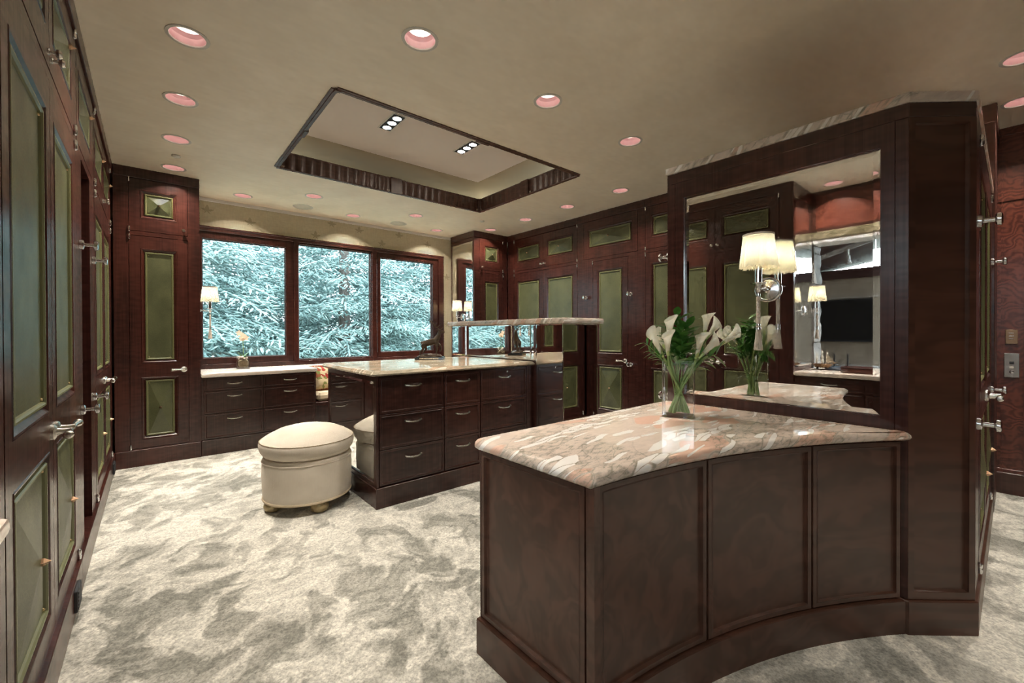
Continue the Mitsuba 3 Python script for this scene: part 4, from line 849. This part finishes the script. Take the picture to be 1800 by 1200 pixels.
for a in (-85, 5, 95, 185):
    an = math.radians(a-2)
    add(f'{k}__bun_foot', shared('bun', lambda: lathe([(0, 0.0), (0.030, 0.0), (0.046, 0.010), (0.055, 0.028), (0.056, 0.042), (0.050, 0.060), (0.042, 0.071), (0, 0.071)], 80, lambda t: 1+0.045*np.abs(np.sin(t*8))), 40), 'gold', M=shift(OX+0.225*math.cos(an), OY+0.225*math.sin(an), 0))

# ------------------------------------------------------------------ deer statue
def body_mesh(bones, res, it=6):
    import manifold3d as m3
    tot = None
    for (p, r), (q, s) in bones:
        pts = []
        for c0, rad in ((p, r), (q, s)):
            sp = trimesh.creation.icosphere(2, rad); pts.append(np.array(sp.vertices)+np.array(c0))
        h = m3.Manifold.hull_points(np.vstack(pts)); tot = h if tot is None else tot+h
    tot = tot.refine_to_length(res); mm = tot.to_mesh(); t = trimesh.Trimesh(mm.vert_properties[:, :3], mm.tri_verts, process=True)
    trimesh.smoothing.filter_taubin(t, iterations=it)
    return t.vertices, t.faces
k = thing('deer_statue', 'small dark bronze stag statue on a stepped base, standing on the island top', 'statue')
S = 1.0; Md = shift(2.05, 3.66, 0.944) @ rotz(math.radians(-38)) @ scl(1.07, 1.07, 1.07)
B = lambda *p: (np.array(p[:3])*S, p[3]*S)
chest, hip = B(0.050, 0, 0.165, 0.030), B(-0.052, 0, 0.140, 0.027)
neck, head, muz = B(0.078, 0, 0.215, 0.019), B(0.088, 0, 0.252, 0.0145), B(0.124, 0, 0.244, 0.008)
bones = [(chest, hip), (chest, B(0.0, 0, 0.152, 0.026)), (chest, neck), (neck, head), (head, muz), (hip, B(-0.082, 0, 0.152, 0.006))]
for s in (-1, 1):
    bones += [(B(0.055, s*0.014, 0.150, 0.016), B(0.066 if s < 0 else 0.092, s*0.016, 0.098 if s < 0 else 0.120, 0.008)), (B(0.066 if s < 0 else 0.092, s*0.016, 0.098 if s < 0 else 0.120, 0.008), B(0.056 if s < 0 else 0.098, s*0.016, 0.050 if s < 0 else 0.082, 0.0055))]
    if s < 0: bones += [(B(0.056, s*0.016, 0.050, 0.0055), B(0.060, s*0.016, 0.026, 0.006))]
    else: bones += [(B(0.098, s*0.016, 0.082, 0.0055), B(0.088, s*0.016, 0.070, 0.006))]
    dx = 0.012*s
    bones += [(B(-0.055, s*0.014, 0.130, 0.021), B(-0.050+dx, s*0.017, 0.092, 0.010)), (B(-0.050+dx, s*0.017, 0.092, 0.010), B(-0.078+dx, s*0.017, 0.060, 0.0065)), (B(-0.078+dx, s*0.017, 0.060, 0.0065), B(-0.066+dx, s*0.017, 0.024, 0.006))]
    bones += [(B(0.078, s*0.012, 0.262, 0.004), B(0.066, s*0.030, 0.268, 0.0035))]
add(f'{k}__stag', body_mesh(bones, 0.0045, 5), 'bronze', True, M=Md)
for s in (-1, 1):
    pts = np.array([(0.082, 0.008, 0.262), (0.062, 0.026, 0.285), (0.036, 0.040, 0.305), (0.020, 0.044, 0.330), (0.016, 0.036, 0.352)])*[1, s, 1]
    tn = [tube(pts, [0.0045, 0.004, 0.0036, 0.003, 0.0015], 7)]
    for i, d in ((1, (0.030, 0.006, 0.022)), (2, (0.020, 0.012, 0.028)), (3, (-0.024, 0.010, 0.016)), (0, (0.034, 0.010, 0.020))):
        tn.append(tube([pts[i], pts[i]+np.array(d)*[1, s, 1]*0.6, pts[i]+np.array(d)*[1, s, 1]+[0, 0, 0.006]], [0.0034, 0.0026, 0.001], 6))
    add(f'{k}__antler', cat(*tn), 'bronze', 40, M=Md)
m = trimesh.creation.icosphere(4, 1.0); v = np.array(m.vertices)*[0.112, 0.062, 0.030]; v[:, 2] = np.maximum(v[:, 2], -0.002); v *= (1+0.35*(meshkit.fbm(v*45, 3, 2)-0.5))[:, None]
add(f'{k}__ground', (v+[0, 0, 0.022], m.faces), 'bronze', True, M=Md)
add(f'{k}__base', cat(box((-0.125, -0.075, 0), (0.125, 0.075, 0.020), 0.002), box((-0.116, -0.066, 0.018), (0.116, 0.066, 0.025), 0.003)), 'black', M=Md)
add(f'{k}__plaque', cat(box((-0.085, -0.0765, 0.006), (0.085, -0.0748, 0.015), 0.0005)), 'brass', M=Md)

# ------------------------------------------------------------------ orchid
k = thing('orchid', 'small peach orchid in a square glass pot on the pale window worktop', 'potted plant')
Mo = shift(0.770, 5.56, 0.807)
add(f'{k}__pot', cat(holed(-0.058, 0.058, -0.058, 0.058, [(-0.052, 0.052, -0.052, 0.052)], 0.0, 0.115), box((-0.058, -0.058, 0), (0.058, 0.058, 0.006))), 'glass', M=Mo)
m = trimesh.creation.icosphere(4, 1.0); v = np.array(m.vertices); v = np.sign(v)*np.abs(v)**0.55*[0.050, 0.050, 0.047]; v *= (1+0.10*(meshkit.fbm(v*70, 2, 5)-0.5))[:, None]
add(f'{k}__moss', (v+[0, 0, 0.058], m.faces), 'moss', True, M=Mo)
m2 = [tr(lathe([(0, -0.012), (0.010, -0.008), (0.013, 0), (0.008, 0.010), (0, 0.012)], 8), shift(rng.uniform(-0.045, 0.045), rng.uniform(-0.045, 0.045), rng.uniform(0.105, 0.135))) for i in range(26)]
add(f'{k}__moss_top', cat(*m2), 'cord', True, M=Mo)
def blade(L, w, bendz, n=8, cup=0.25):
    s = np.linspace(0, 1, n); vs = []
    for t in s:
        ww = w*math.sin(math.pi*min(1, 0.06+0.94*t)**0.85) if t < 1 else 0.0
        for q in (-1, -0.5, 0, 0.5, 1): vs.append((L*t, q*ww, bendz*t*t+cup*abs(q)*ww))
    f = [x for a in range(n-1) for b in range(4) for x in ((a*5+b, a*5+b+1, a*5+b+6), (a*5+b, a*5+b+6, a*5+b+5))]
    return np.array(vs), np.array(f)
for az, el, L in ((20, 55, 0.10), (200, 60, 0.10), (100, 40, 0.08), (300, 35, 0.07)):
    add(f'{k}__leaf', blade(L, 0.022, -0.02), 'leaf', True, M=Mo @ shift(0, 0, 0.115) @ rotz(math.radians(az)) @ roty(-math.radians(el)))
add(f'{k}__stem', tube([(0, 0, 0.11), (0.004, 0, 0.20), (0.002, 0, 0.29), (-0.012, 0, 0.37), (-0.03, 0, 0.40)], 0.0032, 7), 'stem', True, M=Mo)
for x, y, z in ((-0.035, -0.01, 0.395), (0.0, -0.025, 0.365), (0.025, -0.015, 0.345), (-0.01, -0.02, 0.335)):
    pet = [tr(blade(0.036, 0.016, 0.004, 6, 0.1), rotz(math.radians(72*i+18))) for i in range(5)]
    add(f'{k}__bloom', cat(*pet), 'petal_peach', True, M=Mo @ shift(x, y, z) @ rotx(math.radians(80)) @ roty(0.2))

# ------------------------------------------------------------------ vase with calla lilies
VX, VY, VR = 1.862, 1.010, math.radians(24)
Mv = shift(VX, VY, 0.8065) @ rotz(VR)
hw, hd, VH = 0.046, 0.068, 0.262
k = thing('glass_vase', 'clear rectangular glass vase with water holding calla lilies, on the pink marble worktop', 'vase')
def sheet(p): return np.array(p, float), np.array([[0, 1, 2], [0, 2, 3]])
add(f'{k}__glass', cat(*[sheet([(x0, y0, 0.012), (x1, y1, 0.012), (x1, y1, VH), (x0, y0, VH)]) for x0, y0, x1, y1 in ((-hw, -hd, hw, -hd), (hw, -hd, hw, hd), (hw, hd, -hw, hd), (-hw, hd, -hw, -hd))]), 'pane', M=Mv)
add(f'{k}__rim', holed(-hw, hw, -hd, hd, [(-hw+0.004, hw-0.004, -hd+0.004, hd-0.004)], VH-0.003, VH+0.001), 'glass', M=Mv)
add(f'{k}__edge', cat(*[box((x-0.0022, y-0.0022, 0.011), (x+0.0022, y+0.0022, VH-0.004), 0.001) for x in (-hw+0.0025, hw-0.0025) for y in (-hd+0.0025, hd-0.0025)]), 'glass', M=Mv)
add(f'{k}__base', box((-hw, -hd, 0), (hw, hd, 0.011), 0.001), 'glass', M=Mv)
add(f'{k}__water', sheet([(-hw+0.001, -hd+0.001, 0.118), (hw-0.001, -hd+0.001, 0.118), (hw-0.001, hd-0.001, 0.118), (-hw+0.001, hd-0.001, 0.118)]), 'water_face', M=Mv)
Rt = np.array([_r[0], _r[1], 0.0]); Rt /= np.linalg.norm(Rt); Fw = np.array([_f[0], _f[1], 0.0]); Fw /= np.linalg.norm(Fw)
def at(r, z, d=0.0): return np.array([VX, VY, 0.0])+Rt*r+Fw*d+[0, 0, z]
def bez(p, n=14):
    p = [np.asarray(x, float) for x in p]; t = np.linspace(0, 1, n)[:, None]
    return (1-t)**3*p[0]+3*(1-t)**2*t*p[1]+3*(1-t)*t*t*p[2]+t**3*p[3]
def calla(L, flare):
    """A spathe: a funnel rolled from one petal, with one long curled tip."""
    n, m = 24, 12; vs = []
    for i in range(m):
        t = i/(m-1)
        for j in range(n):
            a = 2*math.pi*j/(n-1)-math.pi
            lip = 1+0.20*math.cos(a)*max(0, t-0.35)
            r = 0.0055+0.0105*t**0.8+flare*t**4.0*(1+0.45*math.cos(a))
            curl = flare*0.75*max(0, t-0.72)**1.3*6
            over = 0.08*(abs(a)/math.pi)**6*(1-t)
            vs.append((r*math.cos(a)*(1+over)+curl*0.25*math.cos(a), r*math.sin(a)*(1+over)*0.92, L*t*lip-curl*0.30*(0.4+0.6*max(0, -math.cos(a)))))
    f = [x for i in range(m-1) for j in range(n-1) for x in ((i*n+j, i*n+j+1, (i+1)*n+j+1), (i*n+j, (i+1)*n+j+1, (i+1)*n+j))]
    return np.array(vs), np.array(f)
CALLAS = [ # lateral, height, depth of the base of the head; direction it points to (lateral, up, depth); length; foot in the vase; words
 (-0.079, 1.088, -0.02, (-0.55, 1.0, -0.1), 0.140, (0.030, -0.01), 'leftmost calla lily, leaning to the left'),
 (-0.068, 1.096, -0.05, (-0.14, 1.0, -0.3), 0.112, (0.040, -0.02), 'broad calla lily second from the left, low in the bunch'),
 (-0.055, 1.150, -0.03, (-0.04, 1.0, -0.2), 0.125, (0.025, 0.01), 'tall calla lily left of the middle with a curled rim'),
 (0.061, 1.084, -0.05, (0.14, 1.0, -0.2), 0.118, (-0.035, -0.02), 'calla lily just right of the middle, above the vase rim'),
 (0.111, 1.190, -0.02, (0.15, 1.0, 0.0), 0.102, (-0.020, 0.0), 'tallest calla lily right of the middle'),
 (0.145, 1.170, 0.03, (0.70, 0.95, 0.0), 0.105, (-0.030, 0.02), 'upper right calla lily turned to the right'),
 (0.078, 1.082, -0.04, (0.95, 1.0, -0.1), 0.130, (-0.025, -0.01), 'lower right calla lily pointing up to the right'),
 (0.190, 1.137, 0.0, (1.0, 0.70, 0.05), 0.125, (-0.040, 0.01), 'rightmost calla lily, reaching toward the mirror'),
 (0.040, 1.130, 0.10, (0.5, 0.8, 0.8), 0.120, (0.0, 0.02), 'calla lily at the back, seen best in the mirror'),
 (-0.020, 1.120, 0.12, (-0.3, 0.9, 0.7), 0.110, (0.015, 0.02), 'second calla lily at the back, seen in the mirror')]
for r, z, d, dirv, L, ft, words in CALLAS:
    k = thing('calla_lily', f'white {words}', 'flower', 'calla lilies in the vase')
    p1 = at(r, z, d); dv = Rt*dirv[0]+Fw*dirv[2]+np.array([0, 0, dirv[1]]); dv /= np.linalg.norm(dv)
    p0 = at(ft[0], 0.826, ft[1]*0.8)
    rim = np.clip(-ft[0]*0.9, -0.045, 0.045)
    sp = bez([p0, p0+(at(rim, 1.05, d*0.3)-p0)*0.65, p1-dv*0.09, p1+dv*0.010], 18)
    add(f'{k}__stem', tube(sp, np.linspace(0.0068, 0.0052, 18), 9), 'stem', True)
    zx = dv; yx = np.cross(zx, [0.3, 0.2, 1.0] if abs(zx[2]) < 0.9 else Rt); yx /= np.linalg.norm(yx); xx = np.cross(yx, zx)
    if np.dot(xx, [0, 0, 1.0]) < 0 and abs(zx[2]) < 0.9: xx, yx = -xx, -yx
    Mh = mat4(p1, xx, yx, zx)
    add(f'{k}__spathe', calla(L*0.92, 0.0120), 'petal', True, M=Mh)
    add(f'{k}__throat', lathe([(0.0055, -0.004), (0.0075, 0.010), (0.0085, 0.030), (0.0088, 0.045), (0.006, 0.046)], 12), 'stem_pale', True, M=Mh)
    add(f'{k}__spadix', tube([(0, 0, 0.02), (0.002, 0, L*0.42), (0.004, 0, L*0.62)], [0.004, 0.0045, 0.002], 8), 'spadix', True, M=Mh)
GREENS = [(-0.165, 1.150, -0.02, 0.024, 22, 'spray of narrow green leaves at the left of the bunch'), (-0.125, 1.105, 0.02, 0.024, 20, 'lower spray of narrow green leaves at the left of the bunch'), (0.0, 1.275, 0.02, 0.042, 22, 'tall leafy green sprig in the middle of the bunch'),
          (0.060, 1.245, 0.03, 0.044, 20, 'leafy green sprig right of the middle of the bunch'), (0.005, 1.205, -0.03, 0.046, 20, 'broad dark green sprig at the front of the bunch'), (0.165, 1.095, -0.02, 0.038, 12, 'low leafy sprig drooping to the right of the vase'), (-0.02, 1.225, 0.05, 0.044, 18, 'leafy green sprig left of the middle, behind the lilies'),
          (0.02, 1.205, 0.13, 0.040, 16, 'leafy sprig at the back of the bunch, seen in the mirror'), (0.095, 1.13, 0.09, 0.036, 14, 'leafy sprig at the back right of the bunch, seen in the mirror')]
for i, (r, z, d, lw, n, words) in enumerate(GREENS):
    k = thing('foliage_sprig', words, 'foliage', 'green sprigs among the lilies')
    p0 = at(0.02*math.cos(i*2.1), 0.84, 0.015*math.sin(i*2.1)); p1 = at(r, z, d)
    sp = bez([p0, at(r*0.1, 1.0, d*0.1), at(r*0.45, 1.06+0.3*(z-1.06), d*0.6), p1], 20)
    add(f'{k}__stem', tube(sp, np.linspace(0.0032, 0.0015, 20), 6), 'stem', True)
    for q in range(n):
        t = 0.52+0.48*q/(n-1); P = sp[min(19, int(t*19))]; tg = sp[min(19, int(t*19)+1)]-sp[max(0, int(t*19)-1)]; tg /= np.linalg.norm(tg)+1e-9
        az = q*2.4+i; sd = np.cross(tg, [math.cos(az), math.sin(az), 0.2]); sd /= np.linalg.norm(sd); dirl = tg*0.65+sd*0.9; dirl /= np.linalg.norm(dirl)
        nx = np.cross(dirl, [0.2, 0.1, 1]); nx /= np.linalg.norm(nx); nz = np.cross(dirl, nx)
        if nz[2] < 0: nx, nz = -nx, -nz
        Ll = lw*2.0*(0.8+0.4*random.random())
        add(f'{k}__leaf', shared(('sleaf', lw), lambda: blade(lw*2.0, lw*(0.42 if lw > 0.03 else 0.24), -lw*0.35, 8, 0.18), True), 'leaf', M=mat4(P, dirl, nx, nz))

# ------------------------------------------------------------------ outside: ground and spruce trees
struct(add('ground', box((-40, YW+0.5, -1.2), (60, 70, -1.0)), 'ground'), 'grass outside the window')
def spruce(seed, H=9.5, R=2.7, levels=30):
    g = np.random.default_rng(seed)
    K = 4; ang = np.arange(K)*2*np.pi/K
    unit = np.vstack([[0, 0, 0], np.column_stack([np.full(K, 0.40), np.cos(ang), np.sin(ang)]), [1, 0, 0]])
    uf = np.array([(0, 1+(i+1) % K, 1+i) for i in range(K)]+[(K+1, 1+i, 1+(i+1) % K) for i in range(K)])
    seg_p, seg_d, seg_L, seg_r = [], [], [], []
    for l in range(levels):
        t = l/(levels-1); z0 = 0.3+(H-0.5)*t; Rl = R*(1-t)**0.85+0.12; nb = int(10*(1-t)+6)
        for b in range(nb):
            az = 2*np.pi*(b+g.uniform(-0.3, 0.3))/nb+l*0.8; Lb = Rl*g.uniform(0.78, 1.12); d = np.array([math.cos(az), math.sin(az)]); sidev = np.array([-d[1], d[0]])
            droop = g.uniform(0.10, 0.34); m = max(6, int(Lb/0.13))
            zb = z0+g.uniform(-0.22, 0.22)
            for s in range(m):
                u = 0.22+0.78*s/(m-1); c = d*Lb*u; zc = zb+0.10*Lb*u-droop*Lb*u*u
                seg_p.append((*c, zc)); seg_d.append((*d, -2*droop*u+0.1)); seg_L.append(0.17); seg_r.append(0.024)
                w = 0.40*Lb*(1-u)**0.7*(0.35+0.65*min(1, u*2.2))+0.10
                for sd in (-1, 1):
                    dd = d*0.62+sidev*sd*0.80; nn = max(1, int(w/0.095))
                    for e in range(nn):
                        f = (e+0.3)/nn; pp = c+dd*w*f
                        seg_p.append((*pp, zc-0.10*w*f+g.uniform(-0.14, 0.07))); a2 = g.uniform(-0.35, 0.35)
                        d3 = dd*math.cos(a2)+np.array([-dd[1], dd[0]])*math.sin(a2); seg_d.append((*d3, g.uniform(-0.95, 0.25))); seg_L.append(g.uniform(0.10, 0.20)); seg_r.append(g.uniform(0.013, 0.025))
    P, D, L, r = np.array(seg_p), np.array(seg_d), np.array(seg_L), np.array(seg_r)
    D /= np.linalg.norm(D, axis=1, keepdims=True); A = np.cross(D, [0, 0, 1.0]); A /= np.linalg.norm(A, axis=1, keepdims=True)+1e-9; Bn = np.cross(D, A)
    v = P[:, None]+unit[None, :, :1]*L[:, None, None]*D[:, None]+unit[None, :, 1:2]*r[:, None, None]*A[:, None]+unit[None, :, 2:]*0.8*r[:, None, None]*Bn[:, None]
    f = (uf[None]+(np.arange(len(P))*len(unit))[:, None, None])
    print('spruce triangles', f.size//3)
    return v.reshape(-1, 3), f.reshape(-1, 3)
protos = [mikit.ply(spruce(21), None, False), mikit.ply(spruce(22, 9.0, 2.5, 28), None, False)]
trunk = mikit.ply(tube([(0, 0, -0.3), (0, 0, 4), (0, 0, 9.2)], [0.16, 0.10, 0.02], 10), None, True)
TREES = [(0.25, 9.6, 0, 'nearest spruce outside the left window'), (3.35, 9.9, 1, 'dense blue spruce filling the middle window'), (6.1, 10.2, 0, 'drooping spruce outside the right window'), (1.55, 14.0, 1, 'spruce farther back in the gap of the left window'),
         (-3.4, 10.6, 1, 'spruce left of the windows, seen in the side mirrors'), (8.8, 12.5, 1, 'spruce far to the right outside'), (4.9, 14.5, 0, 'spruce farther back between the middle and right windows'), (-1.3, 15.5, 0, 'spruce far back at the left'), (-6.0, 14.0, 0, 'spruce at the far left outside, seen in the mirrors')]
for i, (x, y, pr, words) in enumerate(TREES):
    k = thing('spruce_tree', words, 'tree', 'spruces outside the window'); M = shift(x, y, -1.05) @ rotz(i*1.3) @ scl(1, 1, 1.0+0.06*(i % 3))
    add(f'{k}__foliage', protos[pr], 'needles', M=M); tag(f'{k}__foliage', kind='stuff')
    add(f'{k}__trunk', trunk, 'bark', M=M)
k = thing('bare_tree', 'thin leafless tree outside, seen in the mirror of the right corner cupboard', 'tree')
rb = random.Random(4)
def limb(p, d, L, r, depth, out):
    q = [np.array(p)]
    for i in range(5): d = d+np.array([rb.uniform(-0.18, 0.18), rb.uniform(-0.18, 0.18), rb.uniform(-0.05, 0.12)]); d = d/np.linalg.norm(d); q.append(q[-1]+d*L/5)
    out.append(tube(q, np.linspace(r, r*0.55, 6), 6))
    if depth:
        for i in range(3): a = rb.uniform(0, 6.28); limb(q[2+i % 4], d*0.7+np.array([math.cos(a)*0.7, math.sin(a)*0.7, 0.35]), L*0.62, r*0.5, depth-1, out)
o = []; limb((-0.75, 12.2, -1.05), np.array([0.05, 0, 1.0]), 3.6, 0.07, 3, o)
add(f'{k}__branches', cat(*o), 'bark', True)
